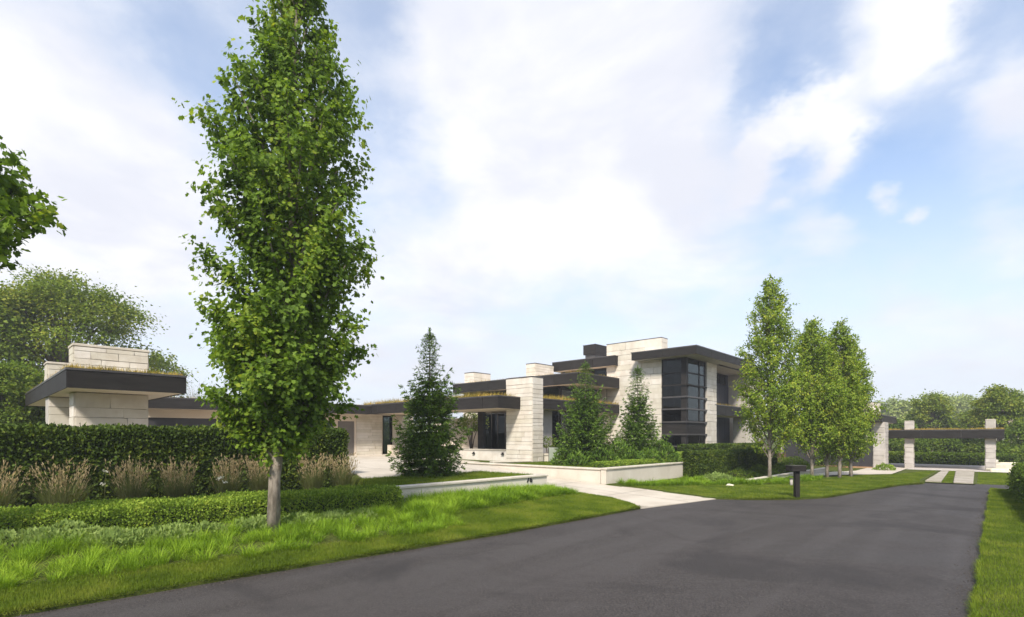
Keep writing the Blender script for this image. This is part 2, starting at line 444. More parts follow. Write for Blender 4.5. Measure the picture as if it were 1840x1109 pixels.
# ------------------------------------------------------------------ scatter helpers (numpy)
def unit(a):
    return a/np.maximum(np.linalg.norm(a, axis=1, keepdims=True), 1e-9)
def frames(d, n):
    d = unit(d); s = unit(np.cross(d, n)); n = np.cross(s, d)
    return s, d, n
MAPLE_R = [(0, 0), (.24, -.05), (.50, .14), (.30, .30), (.54, .60), (.20, .62), (0, 1.0)]
def T_maple():
    v = [(x, y, 0.10*abs(x)-0.10*y*y) for x, y in MAPLE_R] + [(-x, y, 0.10*abs(x)-0.10*y*y) for x, y in MAPLE_R[1:-1]]
    r = list(range(7)); l = [0, 6] + [7+i for i in range(5)][::-1]
    return np.array(v), [r, l]
MAPLE_L = [(0, 0), (.52, .12), (.27, .32), (.50, .62), (0, 1.0)]
def T_maple_far():   # same outline with fewer corners, for the mass of the crown
    f = lambda x, y: 0.10*abs(x)-0.10*y*y
    v = [(x, y, f(x, y)) for x, y in MAPLE_L]+[(-x, y, f(x, y)) for x, y in MAPLE_L[1:-1]]
    return np.array(v), [[0, 1, 2, 3, 4], [0, 4, 7, 6, 5]]
def T_leaf(w=.32):
    return np.array([(0, 0, 0), (w, .45, .10), (0, 1, -.12), (-w, .45, .10)]), [[0, 1, 2], [0, 2, 3]]
def T_tuft():   # a sprig: two crossed narrow blades
    return np.array([(-.09, 0, 0), (.09, 0, 0), (.15, .55, -.03), (0, 1, 0), (-.15, .55, -.03)]), [[0, 1, 2, 3, 4]]
def instance_mesh(name, p, d, n, s, tmpl, mat, parent=None, wscale=None, **tags):
    tv, tf = tmpl
    sd, dd, nn = frames(d, n)
    s = np.broadcast_to(np.asarray(s, float), (len(p),))
    ws = s if wscale is None else s*wscale
    v = (p[:, None, :] + (ws[:, None]*tv[None, :, 0])[..., None]*sd[:, None, :] + (s[:, None]*tv[None, :, 1])[..., None]*dd[:, None, :]
         + (s[:, None]*tv[None, :, 2])[..., None]*nn[:, None, :])
    b = base_of(parent)
    v = v.reshape(-1, 3) - np.array(b)
    K = len(tv); n_ = len(p)
    fl = np.concatenate([np.array(f) for f in tf]); st = np.cumsum([0]+[len(f) for f in tf])[:-1]; Lf = len(fl)
    loops = (np.arange(n_)[:, None]*K + fl[None, :]).ravel()
    starts = (np.arange(n_)[:, None]*Lf + st[None, :]).ravel()
    o = bpy.data.objects.new(name, mesh_np(name, v, loops, starts, mat))
    link(o, parent); tag(o, **tags)
    return o
def blades(name, p, head, lean, length, width, mat, parent=None, seg=3, droop=1.0, **tags):
    """grass blades: base points p, compass heading, lean angle at the base, all arrays"""
    n_ = len(p)
    hd = np.stack([np.cos(head), np.sin(head), np.zeros(n_)], 1)
    sd = np.stack([-np.sin(head), np.cos(head), np.zeros(n_)], 1)
    cur = p.copy(); th = lean.copy(); V = []
    for i in range(seg+1):
        w = width*(1-(i/seg)**1.6)*0.5
        if i < seg: V += [cur-sd*w[:, None], cur+sd*w[:, None]]
        else: V += [cur]
        st = length/seg
        cur = cur + hd*(np.sin(th)*st)[:, None] + np.array([0, 0, 1])*(np.cos(th)*st)[:, None]
        th = th + droop*(0.5+lean)/seg
    v = np.stack(V, 1); K = v.shape[1]
    tf = [[2*i, 2*i+1, 2*i+3, 2*i+2] for i in range(seg-1)] + [[2*seg-2, 2*seg-1, 2*seg]]
    fl = np.concatenate([np.array(f) for f in tf]); stt = np.cumsum([0]+[len(f) for f in tf])[:-1]; Lf = len(fl)
    loops = (np.arange(n_)[:, None]*K + fl[None, :]).ravel()
    starts = (np.arange(n_)[:, None]*Lf + stt[None, :]).ravel()
    b = base_of(parent)
    o = bpy.data.objects.new(name, mesh_np(name, v.reshape(-1, 3)-np.array(b), loops, starts, mat))
    link(o, parent); tag(o, **tags)
    return o
def in_poly(pts, poly):
    x, y = pts[:, 0], pts[:, 1]; inside = np.zeros(len(pts), bool); n = len(poly)
    for i in range(n):
        x0, y0 = poly[i]; x1, y1 = poly[(i+1) % n]
        if y0 == y1: continue
        c = ((y0 > y) != (y1 > y)) & (x < (x1-x0)*(y-y0)/(y1-y0)+x0)
        inside ^= c
    return inside
def sample_poly(poly, n, rng):
    P = np.array(poly); lo, hi = P.min(0), P.max(0); out = []
    tot = 0
    while tot < n:
        q = rng.uniform(lo, hi, (n*2, 2)); q = q[in_poly(q, poly)]; out.append(q); tot += len(q)
        if len(q) == 0: break
    return np.concatenate(out)[:n]
def uv_world(q, z):
    x = q[:, 0]*UX - q[:, 1]*UY; y = q[:, 0]*UY + q[:, 1]*UX
    return np.stack([x, y, z], 1)

# ------------------------------------------------------------------ terrain
RE_U = [-60, .68, 3.52, 8.58, 14.6, 16.5, 18.7, 19.2, 20.3, 21.7, 25.5, 29.4, 31.2, 33, 60]
RE_V = [10.5, 8.89, 8.70, 8.25, 8.05, 7.7, 7.33, 6.41, 5.25, 4.55, 3.95, 3.25, 2.58, 2.5, 2.5]
def road_v(u): return np.interp(u, RE_U, RE_V)
def ss(x, a, b):
    t = np.clip((x-a)/(b-a), 0, 1); return t*t*(3-2*t)
def ramp(v): return np.interp(v, [7, 8.1, 12, 15.2, 18.5, 21, 30, 60], [0, .02, .20, .37, .70, .78, .87, .9])
def paved_z(u, v):
    up = np.interp(v, [15, 18, 30, 60], [.77, .80, .87, .9])
    k = ss(15.2-u, 0, 3.0)
    return np.where(u > 15.2, ramp(v), ramp(v)*(1-k)+up*k)
def G(u, v):
    u = np.asarray(u, float); v = np.asarray(v, float)
    d = v-road_v(u)
    left = np.where(d > 0, 0.05+0.08*np.clip(d, 0, 3.8), 0.0)
    terr = (u > 8.0+0.5*np.clip(v-12.5, 0, 5.2)) & (v > 12.25)
    left = np.where(terr, 0.77, left)                            # terrace behind the numbered wall
    pz = paved_z(u, v)
    left = np.where(terr & (v > 15.5), np.minimum(left, pz), left)
    left = np.where(v > 18.6, pz*ss(v, 18.6, 19.6)+left*(1-ss(v, 18.6, 19.6)), left)
    right = np.where(d > 0, 0.03+0.012*np.clip(d, 0, 8), 0.0)
    right = np.where((v > 12.15) & (u < 33), 0.80, right)
    right = np.where((v > 12.15) & (u >= 33), 0.1+0.7*ss(v, 12.15, 15), right)
    right = np.where((v > 21) & (u < 33), pz, right)
    z = np.where(u < 15.1, left, np.where(u < 19.05, pz, right))
    edgeL = np.interp(v, [8.0, 9.6, 11.0, 12.2], [14.6, 15.5, 15.6, 15.4])
    edgeR = np.interp(v, [7.3, 8.4, 10.6, 12], [18.7, 18.9, 19.1, 18.9])
    low = v < 12.25
    k = np.clip((edgeL-u)/1.6, 0, 1)                              # lawn falls to the edge of the drive
    z = np.where(low & (u <= edgeL) & (u > edgeL-1.6), (ramp(v)+.05)*(1-k)+left*k, z)
    z = np.where(low & (u > edgeL) & (u < edgeR), ramp(v), z)
    z = np.where((v < 12.1) & (u >= edgeR) & (u < 24), np.maximum(right, ramp(v)*(1-ss(u, 19.1, 23))+.04), z)
    z = np.where((u > 31.5) & (v < 8.2), 0.04, z)                 # beyond the end of the road it is nearly level
    z = np.where(d <= 0.25, -0.035, z)
    z = np.where((d <= 0) & (v < 0.06) & (u < 29.9), 0.03, z)
    z = np.where((u > 33) & (v < 2.6), 0.03, z)
    return z
def grid_axis(parts):
    out = []
    for a, b, s in parts: out += list(np.arange(a, b, s))
    return np.array(out+[parts[-1][1]])
gu = grid_axis([(-400, -40, 30), (-40, -6, 2), (-6, 36, .2), (36, 60, 1.0), (60, 100, 8), (100, 640, 45)])
gv = grid_axis([(-400, -40, 30), (-40, -3, 3), (-3, 17, .2), (17, 40, 1.0), (40, 100, 6), (100, 640, 45)])
Ug, Vg = np.meshgrid(gu, gv, indexing='ij')
Zg = G(Ug, Vg)
def GM(u, v):     # height of the ground mesh itself
    i = np.clip(np.searchsorted(gu, u, 'right')-1, 0, len(gu)-2); j = np.clip(np.searchsorted(gv, v, 'right')-1, 0, len(gv)-2)
    a = (u-gu[i])/(gu[i+1]-gu[i]); b = (v-gv[j])/(gv[j+1]-gv[j])
    return Zg[i, j]*(1-a)*(1-b)+Zg[i+1, j]*a*(1-b)+Zg[i, j+1]*(1-a)*b+Zg[i+1, j+1]*a*b
X = Ug*UX-Vg*UY; Y = Ug*UY+Vg*UX
nu, nv = Ug.shape
idx = np.arange(nu*nv).reshape(nu, nv)
quads = np.stack([idx[:-1, :-1], idx[1:, :-1], idx[1:, 1:], idx[:-1, 1:]], -1).reshape(-1, 4)
me = mesh_np('ground', np.stack([X, Y, Zg], -1).reshape(-1, 3), quads.ravel(), np.arange(len(quads))*4, turf, True)
tag(link(bpy.data.objects.new('ground', me)), kind='structure')

def draped(name, poly_uv, step, lift, mat, zf=G, kind='structure', thick=0.0):
    """sheet over a uv polygon that follows the ground, exact outline"""
    P = [Vector(p) for p in poly_uv]; pts = []; edges = []
    ring = []
    for i, a in enumerate(P):
        b = P[(i+1) % len(P)]; k = max(1, int((b-a).length/step))
        for j in range(k): ring.append(a+(b-a)*(j/k))
    pts = ring[:]; n = len(ring)
    edges = [(i, (i+1) % n) for i in range(n)]
    arr = np.array([(p.x, p.y) for p in P]); lo, hi = arr.min(0), arr.max(0)
    gx = np.arange(lo[0]+step/2, hi[0], step); gy = np.arange(lo[1]+step/2, hi[1], step)
    q = np.stack(np.meshgrid(gx, gy), -1).reshape(-1, 2); q = q[in_poly(q, [tuple(p) for p in arr])]
    pts += [Vector(p) for p in q]
    vs, es, fs, *_ = delaunay_2d_cdt(pts, edges, [], 1, 1e-4)
    a = np.array([(v.x, v.y) for v in vs]); z = zf(a[:, 0], a[:, 1])+lift
    w = uv_world(a, z)
    me = bpy.data.meshes.new(name)
    me.from_pydata([tuple(p) for p in w], [], [list(f) for f in fs])
    bm = bmesh.new(); bm.from_mesh(me); bmesh.ops.recalc_face_normals(bm, faces=bm.faces)
    if sum(f.normal.z for f in bm.faces) < 0: bmesh.ops.reverse_faces(bm, faces=bm.faces)
    if thick:
        r = bmesh.ops.extrude_face_region(bm, geom=bm.faces[:])
        for v in [g for g in r['geom'] if isinstance(g, bmesh.types.BMVert)]: v.co.z += thick
    bm.to_mesh(me); bm.free()
    me.materials.append(mat)
    for p in me.polygons: p.use_smooth = not thick
    o = link(bpy.data.objects.new(name, me)); tag(o, kind=kind)
    return o
flat0 = lambda u, v: np.zeros_like(u)
edge = [(u, float(road_v(u))) for u in [33, 31.2, 29.4, 27.4, 25.5, 23.5, 21.7, 20.9, 20.3, 19.7, 19.2, 18.9, 18.7]]+[(18.92, 7.8)]
road_poly = [(-40, .24), (29.9, .24), (30.2, -9), (33, -9)] + edge + [(14.75, 8.45), (14.6, 8.05), (8.58, 8.25), (3.52, 8.70), (.68, 8.89), (-40, float(road_v(-40)))]
turf_lip = dict(kind='structure', thick=.16)
le_ = [(u, float(road_v(u))) for u in (-8, -4, .68, 2, 3.52, 6, 8.58, 11, 14.6)]
def GL(u, v): return np.maximum(G(u, v), np.where(u < 15.6, .05+.07*np.clip(v-road_v(u), 0, .3), .045))
draped('lawn', le_+[(15.18, 8.7), (15.48, 9.6), (15.58, 11), (15.40, 12.12), (8.2, 12.12), (8.2, 10.9), (-8, 12.0)], .35, -.15, turf, GL, **turf_lip)
draped('lawn', [(18.72, 7.34), (18.9, 6.98), (19.2, 6.41), (19.7, 5.88), (20.3, 5.25), (20.9, 4.93), (21.7, 4.55), (23.5, 4.25), (25.5, 3.95), (27.4, 3.6), (29.4, 3.25), (31.2, 2.58), (33.2, 2.75), (43, 2.75), (37, 4.4), (34.5, 6.3), (25.0, 8.2), (25.0, 11.95), (18.95, 11.95), (19.12, 10.6), (18.93, 8.4)], .4, -.15, turf, GL, **turf_lip)
draped('lawn', [(-4, .235), (29.9, .235), (29.9, -3.2), (-4, -3.2)][::-1], .8, -.15, turf, lambda u, v: np.full_like(u, .045), **turf_lip)
draped('road', road_poly, 1.5, 0.0, asphalt, flat0)
drive_poly = [(14.62, 8.055), (18.69, 7.345), (18.9, 8.4), (19.1, 10.6), (18.88, 12.05), (18.88, 21.2), (21.0, 21.6), (21.5, 24), (24, 38), (4, 40), (4, 19.8), (10.9, 19.6), (10.8, 17.7), (9.85, 15.75), (15.0, 15.75), (15.44, 15.7), (15.44, 12.1), (15.6, 11), (15.5, 9.6), (15.2, 8.7)]
drive_z = paved_z
drv_ = draped('driveway', drive_poly, 0.4, -.108, concrete, drive_z, thick=.12)
joint = solid('joint_sealant', (.10, .088, .074), (.16, .14, .118), .9)
for a_, b_ in (((15.5, 10.2), (19.05, 10.2)), ((15.44, 13.2), (18.88, 13.2)), ((15.44, 16.4), (18.88, 16.4)), ((17.2, 7.7), (17.2, 21)), ((11.2, 19.8), (18.8, 19.8)), ((10.9, 24), (21.3, 24)), ((13.2, 15.8), (13.2, 34))):
    A_, B_ = Vector(a_), Vector(b_); k_ = max(2, int((B_-A_).length/.4)); mb_ = MB(); sd_ = (B_-A_).normalized(); sd_ = Vector((-sd_.y, sd_.x))*.011
    for i_ in range(k_):
        q_ = [A_+(B_-A_)*(i_/k_), A_+(B_-A_)*((i_+1)/k_)]
        row = [(q_[0]-sd_), (q_[1]-sd_), (q_[1]+sd_), (q_[0]+sd_)]
        mb_.poly([(*UV(p.x, p.y), float(drive_z(p.x, p.y))+.016) for p in row])
    mb_.build('expansion_joint', joint, drv_)
draped('garden_path', [(31, 8.05), (36.2, 7.7), (39.0, 6.6), (43.4, 6.6), (43.4, 5.5), (45.0, 5.0), (45.0, 4.5), (37.0, 4.5), (34.5, 6.4)], 0.5, 0.03, concrete, lambda u, v: np.full_like(u, 0.05))
draped('carport_floor', [(43.6, -.6), (43.7, 5.4), (45.1, 5.5), (45.2, 8), (53, 8), (53, -1)], 1.0, 0.02, pierstone, lambda u, v: np.full_like(u, 0.03))

# two ribbons of concrete planks that carry wheels from the road end to the carport
ribbon = draped('wheel_path', [(32.2, .78), (43.6, .98), (43.6, 2.60), (32.0, 2.56)], 0.6, 0.006, turf, lambda u, v: np.full_like(u, 0.032))
rng_ = random.Random(5)
pl = bmesh.new(); bmesh.ops.create_cube(pl, size=1); bmesh.ops.bevel(pl, geom=pl.edges[:], offset=.03, segments=1, affect='EDGES')
plank_me = bpy.data.meshes.new('plank'); pl.to_mesh(plank_me); pl.free(); plank_me.materials.append(plankmat)
for (va, vb, wa, wb, du, wd) in ((.86, 1.10, 1.56, 1.97, 1.16, .84), (2.01, 2.30, 2.60, 2.62, .70, .50)):
    u = 32.35
    while u < 43.3:
        f = (u-32.3)/11; v0 = va+(vb-va)*f; v1 = wa+(wb-wa)*f
        o = bpy.data.objects.new('plank', plank_me)
        x, y = UV(u+wd/2, (v0+v1)/2)
        o.location = (x, y, .05+rng_.uniform(-.008, .008)); o.scale = (wd, v1-v0, .09); o.rotation_euler = (rng_.uniform(-.01, .01), 0, A0+rng_.uniform(-.012, .012))
        link(o, ribbon); u += du

# ------------------------------------------------------------------ garden walls
def wall_thing(name, label, p0, p1, z0, z1, th=0.25, capz=0.07, mat=wallwhite, cap=True):
    p0 = Vector(p0); p1 = Vector(p1)
    w = thing(name, label, 'wall', ((p0.x+p1.x)/2, (p0.y+p1.y)/2, z0))
    prism('wall_body', rect(p0, p1, 0, th), z0, z1-capz, mat, w)
    d = (p1-p0).normalized()
    if cap: # coping in lengths, each its own piece
        Lw = (p1-p0).length; k = max(1, round(Lw/2.4)); q = p0-d*.04; s = (Lw+.08)/k
        for i in range(k):
            prism('coping', rect(q+d*(s*i+.004), q+d*(s*(i+1)-.004), -.05, th+.05), z1-capz, z1, coping, w, bevel=0.012)
    return w
nw = wall_thing('garden_wall', 'low pale wall with black house number 76 at the driveway', UV(7.9, 12.2), UV(15.25, 12.2), 0.0, .83)
for ch, du in (('7', 0.0), ('6', .165)):
    cu = bpy.data.curves.new('house_number', 'FONT'); cu.body = ch; cu.size = .29; cu.extrude = .012; cu.offset = .005; cu.shear = .12
    x, y = UV(14.10+du, 12.2-.016); b = base_of(nw)
    o = bpy.data.objects.new('house_number', cu); o.location = (x-b.x, y-b.y, .60-b.z); o.rotation_euler = (math.radians(90), 0, A0)
    cu.materials.append(iron); link(o, nw)
wall_thing('garden_wall', 'short pale wall running back from the end of the numbered wall', UV(15.25, 12.46), UV(15.25, 15.8), 0.0, .83)
wall_thing('retaining_wall', 'long pale retaining wall along the uphill side of the driveway', UV(18.92, 20.9), UV(18.92, 12.28), 0.0, .88)
wall_thing('retaining_wall', 'pale retaining wall between lilyturf bed and clipped hedge', UV(18.92, 12.0), UV(28.0, 12.0), -.1, .90)
wall_thing('path_wall', 'low pale wall edging the path behind five young trees', UV(25.0, 8.3), UV(38.0, 7.9), -.1, .27, .2, .05)
wall_thing('planter_wall', 'low pale wall stub at the foot of the tall stone pillar', UV(20.0, 19.6), UV(22.2, 18.9), .4, .90, .3)
# ------------------------------------------------------------------ roofs and windows
def offset_plan(plan, d):
    n = len(plan); a = sum(plan[i][0]*plan[(i+1) % n][1]-plan[(i+1) % n][0]*plan[i][1] for i in range(n))
    if a < 0: plan = plan[::-1]
    P = [Vector(p) for p in plan]; out = []
    for i in range(n):
        e0 = (P[i]-P[i-1]).normalized(); e1 = (P[(i+1) % n]-P[i]).normalized()
        n0 = Vector((-e0.y, e0.x)); n1 = Vector((-e1.y, e1.x))
        k = 1+n0.dot(n1)
        out.append(tuple(P[i]+(n0+n1)*(d/k)))
    return out
def roof(parent, plan, z0, z1, soffit, panel=2.3, fascia=bronze, sedum=0, edges=None, rng=random.Random(1), sed_edges=None, sed_h=.16, trim=bronze2):
    """flat roof: deck, fascia panels with open joints, drip edge, planting along the edge"""
    n = len(plan); a = sum(plan[i][0]*plan[(i+1) % n][1]-plan[(i+1) % n][0]*plan[i][1] for i in range(n))
    if a < 0: plan = plan[::-1]; 
    r = prism('roof', offset_plan(plan, .045), z0+.02, z1-.03, soffit, parent)
    tr = MB()
    for i in range(n):
        if edges is not None and i not in edges: continue
        p0 = Vector(plan[i]); p1 = Vector(plan[(i+1) % n]); Lw = (p1-p0).length
        d = (p1-p0)/Lw; k = max(1, round(Lw/panel)); w = Lw/k
        for j in range(k):
            a0 = p0+d*(w*j+(.011 if j else 0)); a1 = p0+d*(w*(j+1)-(.011 if j < k-1 else 0))
            if j == 0: a0 = a0+d*.041
            prism('fascia_panel', rect(a0, a1, .0, .04), z0, z1-.075, fascia, r)
        tr.prism(rect(p0-d*.012, p1-d*.03, -.018, .05), z1-.068, z1)
    tr.build('drip_edge', trim, r)
    if sedum:
        g = np.random.default_rng(rng.randrange(10**6)); B = []; 
        for i in (sed_edges if sed_edges is not None else range(n)):
            p0 = np.array(plan[i]); p1 = np.array(plan[(i+1) % n]); Lw = np.linalg.norm(p1-p0); d = (p1-p0)/Lw; nn = np.array([-d[1], d[0]])
            m = int(Lw*sedum)
            t_ = g.uniform(0, Lw, m); o_ = g.uniform(.06, 1.3, m)
            keep = (np.sin(t_*1.7+i)+np.sin(t_*4.1+2*i)*.8+g.normal(0, .6, m)) > -.9
            t_, o_ = t_[keep], o_[keep]
            B.append(np.c_[p0+d*t_[:, None]+nn*o_[:, None], np.full(len(t_), z1-.06)])
        B = np.concatenate(B); m = len(B)
        B = B[in_poly(B[:, :2], plan)]; m = len(B)
        blades('sedum', B, g.uniform(0, 6.28, m), g.uniform(0, .9, m), sed_h*g.uniform(.5, 1.5, m), np.full(m, .022), m_sedum, r, 2, .8, kind='stuff')
    return r
def window(parent, p0, p1, z0, z1, nx=1, zs=None, fr=.06, depth=.08, mat=bronze, pane=None, name='window'):
    """glazing on plane p0->p1 (outside right-hand): frame with mullions, one pane per opening"""
    p0 = Vector(p0); p1 = Vector(p1); Lw = (p1-p0).length; d = (p1-p0)/Lw
    xs = list(np.linspace(0, Lw, nx+1)) if isinstance(nx, int) else list(nx)
    zs = [z0, z1] if zs is None else zs
    f = MB()
    for i, x in enumerate(xs):
        a = max(0, x-fr/2); b_ = min(Lw, x+fr/2)
        if i == 0: a, b_ = 0, fr
        if i == len(xs)-1: a, b_ = Lw-fr, Lw
        f.prism(rect(p0+d*a, p0+d*b_, 0, depth), z0, z1)
    for i, z in enumerate(zs):
        a = z-fr/2; b_ = z+fr/2
        if i == 0: a, b_ = z0, z0+fr
        if i == len(zs)-1: a, b_ = z1-fr, z1
        f.prism(rect(p0+d*.003, p1-d*.003, -.006, depth-.01), a, b_)
    w = f.build(name, mat, parent)
    for i in range(len(xs)-1):
        for j in range(len(zs)-1):
            prism('pane', rect(p0+d*(xs[i]+fr*.4), p0+d*(xs[i+1]-fr*.4), depth*.45, depth*.55), zs[j]+.01, zs[j+1]-.01, pane or glass, w)
    return w
def stonewall(parent, p0, p1, z0, z1, th, rng, course=.30, length=.9, mat=limestone, ends=False, core=mortar, name='stone_wall', back=False):
    """wall along p0->p1 with stones on its right-hand face (and on both end faces if asked)"""
    w = prism(name, rect(p0, p1, 0.03, th), z0, z1, core, parent)
    stone_face(w, p0, p1, z0, z1, course, length, rng, mat)
    P = [Vector(q) for q in rect(p0, p1, 0, th)]
    if ends:
        stone_face(w, P[1], P[2], z0, z1, course, length, rng, mat)
        stone_face(w, P[3], P[0], z0, z1, course, length, rng, mat)
    return w
def cap(parent, plan, z, mat=coping, h=.08, over=.05):
    return prism('coping', offset_plan(plan, -over), z, z+h, mat, parent, bevel=.012)
R = random.Random(11)

# ------------------------------------------------------------------ garage wing (left)
PA = math.radians(46.1); pu_ = Vector((math.cos(PA), math.sin(PA))); pv_ = Vector((-pu_.y, pu_.x))
C0 = Vector(PX(119, 16.5))
gw = thing('garage_wing', 'single storey garage wing with dark fascia and corner stone pier behind the tall hedge', 'house', (*(C0+pu_*3+pv_*4), .8))
ZS, ZT = 3.73, 4.36
plan = [C0, C0+pu_*3.28, C0+pu_*3.28+pv_*14.6, C0+pv_*14.6]
roof(gw, [tuple(p) for p in plan], ZS, ZT, stucco, 2.35, sedum=420, rng=R, sed_edges=[0, 1, 3], sed_h=.20)
# corner pier and the block that rises through the roof
def onray(px, p, d):   # point p + s*d seen in photo column px
    t_ = (px-920)/F
    s_ = (t_*p.y-p.x)/(d.x-t_*d.y)
    return p+d*s_
pf = C0+pv_*2.05
pl_, pr_ = onray(134, pf, pu_), onray(265, pf, pu_)
stonewall(gw, tuple(pl_), tuple(pr_), .6, ZS, 1.0, R, .33, 1.15, limestone2, True, mortar, 'pier')
tb = pf+pv_*.35
tl_, tr_ = onray(133, tb, pu_), onray(265.5, tb, pu_)
w = stonewall(gw, tuple(tl_), tuple(tr_), ZT-.05, 5.36, 1.0, R, .27, .75, limestone, True, mortar, 'roof_block')
cap(w, rect(tl_, tr_, -.0, 1.0), 5.37, h=.09)
# second pier further back under the same roof, with its own roof block
pf2 = C0+pv_*5.6
ql_, qr_ = onray(87, pf2, pu_), onray(140, pf2, pu_)
stonewall(gw, tuple(ql_), tuple(qr_), .6, ZS, 1.0, R, .36, .9, limestone2, False, mortar, 'pier')
ql2, qr2 = onray(86, pf2+pv_*.3, pu_), onray(137, pf2+pv_*.3, pu_)
w = stonewall(gw, tuple(ql2), tuple(qr2), ZT-.05, 5.04, .9, R, .3, .8, limestone, True, mortar, 'roof_block')
cap(w, rect(ql2, qr2, 0, .9), 5.04)
# long garage front
g0 = Vector(PX(262, 28.3)); g1 = Vector(PX(742, 38.5)); gd = (g1-g0).normalized(); gn = Vector((-gd.y, gd.x))
gL = (g1-g0).length
roof(gw, [tuple(g0), tuple(g1), tuple(g1+gn*9), tuple(g0+gn*9)], ZS, ZT, tan, 3.4, sedum=70, rng=R, sed_edges=[0], sed_h=.16)
ff = g0+gn*1.5           # facade plane
def fx(px, off=0.0): return onray(px, ff+gn*off, gd)
def fpart(name, a, b, z0, z1, mat, off=0.0, th=.25): return prism(name, rect(fx(a, off), fx(b, off), 0, th), z0, z1, mat, gw)
fpart('lintel', 250, 607, 3.28, ZS+.01, tan, -.02)
fpart('lintel', 607.2, 641, 3.28, ZS+.01, tan, -.02)
for a, b in ((262, 425), (452, 600), (607, 637)):
    dr = MB(); P0 = fx(a, .12); P1 = fx(b, .12)
    dr.prism(rect(P0, P1, 0, .06), .80, 3.28)
    door = dr.build('garage_door', greydoor if b == 637 else darkpanel, gw)
    for k in range(4):
        z0 = .84+k*.61
        prism('door_panel', rect(P0+gd*.02, P1-gd*.02, -.03, -.002), z0, z0+.595, greydoor if b == 637 else darkpanel, door)
for a, b in ((425, 452), (600, 607), (637, 641)):
    fpart('post', a, b, .8, 3.28, tan, 0.0, .4)
wl = stonewall(gw, tuple(fx(641, -.05)), tuple(fx(686, -.05)), .8, ZS+.02, .4, R, .2, .95, limestone2, False, mortar, 'stone_wall')
P0, P1 = fx(687.5, .1), fx(706, .1)
dfr = MB(); Ld = (P1-P0).length
for a, b, z0, z1 in ((0, .07, .9, ZS), (Ld-.07, Ld, .9, ZS), (.07, Ld-.07, ZS-.08, ZS), (Ld*.72, Ld*.72+.05, .9, ZS-.08)):
    dfr.prism(rect(P0+gd*a, P0+gd*b, 0, .09), z0, z1)
dd = dfr.build('side_door', bronze, gw)
prism('pane', rect(P0+gd*.07, P0+gd*Ld*.72, .03, .05), .95, ZS-.08, glass, dd)
prism('pane', rect(P0+gd*(Ld*.72+.05), P0+gd*(Ld-.07), .03, .05), .95, ZS-.08, glass, dd)
prism('threshold', rect(P0-gd*.1, P1+gd*.1, -.35, .12), .80, .93, coping, gw)
fpart('door_jamb', 686.2, 687.4, .8, ZS+.01, stucco, 0, .3)
fpart('stucco_wall', 706.2, 742, .8, ZS+.01, stucco, -.02, .4)
fpart('low_wall', 702, 735, .8, 1.62, stucco, -1.1, .5)
prism('back_wall', rect(g0+gn*6, g1+gn*6, 0, .2), .7, ZS, interior, gw)

# ------------------------------------------------------------------ main house
mh = thing('main_house', 'two storey modern stone house with stacked dark flat roofs and glazed corner tower', 'house', (*UV(30, 24), .8))
# tall front pillar
pz0, pz1 = .62, 5.47
pw = prism('pillar', uvrect(22.33, 23.17, 18.88, 20.78), pz0, pz1, mortar, mh)
stone_face(pw, UV(22.3, 20.8), UV(22.3, 18.85), pz0, pz1, .235, .95, R, limestone2)
stone_face(pw, UV(22.3, 18.85), UV(23.2, 18.85), pz0, pz1, .235, .85, R, limestone2)
cap(pw, uvrect(22.3, 23.2, 18.85, 20.8), pz1, h=.07, over=.03, mat=bronze2)
# entry canopy
roof(mh, uvrect(20.46, 22.28, 19.7, 20.9) , 3.74, 4.43, tan, 2.0, sedum=0, edges=[0, 3])
rp = [UV(20.46, 20.9), UV(23.2, 20.9), UV(23.2, 33), UV(20.46, 33)]
roof(mh, rp, 3.741, 4.429, tan, 2.2, sedum=420, edges=[3], rng=R, sed_edges=[3], sed_h=.34)
g = np.random.default_rng(77); m = 800
q = np.stack([g.uniform(20.6, 22.2, m), g.uniform(19.9, 22.5, m)], 1)
blades('sedum', uv_world(q, np.full(m, 4.38)), g.uniform(0, 6.28, m), g.uniform(.2, 1.2, m), g.uniform(.15, .42, m), np.full(m, .028), m_sedum, mh, 2, .8, kind='stuff')
# entry: plinth, steel posts, glass, planting bed
e0, e1 = Vector(PX(790, 34.0)), Vector(PX(910.5, 30.75))
pn = MB().prism(rect(e0, e1, 0, .35), .6, 1.40).build('plinth', limestone2, mh)
prism('coping', rect(e0-(e1-e0).normalized()*.05, e1, -.04, .40), 1.401, 1.47, coping, mh)
for px in (852, 904):
    p = onray(px, e0, (e1-e0).normalized())
    nn = (e1-e0).normalized(); nn = Vector((nn.y, -nn.x))
    mb = MB(); c = p+nn*.02
    mb.prism(rect(c-(e1-e0).normalized()*.09, c+(e1-e0).normalized()*.09, -.09, .0), 1.16, 1.22)
    mb.prism(rect(c-(e1-e0).normalized()*.05, c+(e1-e0).normalized()*.05, -.06, .0), 1.22, 1.30)
    mb.build('wall_light', iron, mh)
prism('post', rect(PX(858.5, 33.2), PX(868, 33.0), 0, .3), 1.4, 3.74, bronze, mh)
prism('entry_floor', [PX(800, 34.3), PX(868, 33), PX(925, 31.6), PX(925, 40), PX(800, 42)], .6, 1.39, concrete, mh)
window(mh, PX(868.5, 34.6), PX(925, 34.2), 1.42, 3.74, [0, .55, .95, 1.45, 2.04], None, .06, .1)
prism('door_leaf', rect(PX(884, 34.75), PX(893, 34.75), .02, .08), 1.42, 3.70, bluedark, mh)
prism('entry_back_wall', rect(PX(868.5, 37), PX(950, 37), 0, .2), 1.3, 3.75, darkpanel, mh)
prism('court_wall', rect(PX(780, 40.5), PX(866, 40.0), 0, .2), 1.3, 3.6, stucco, mh)
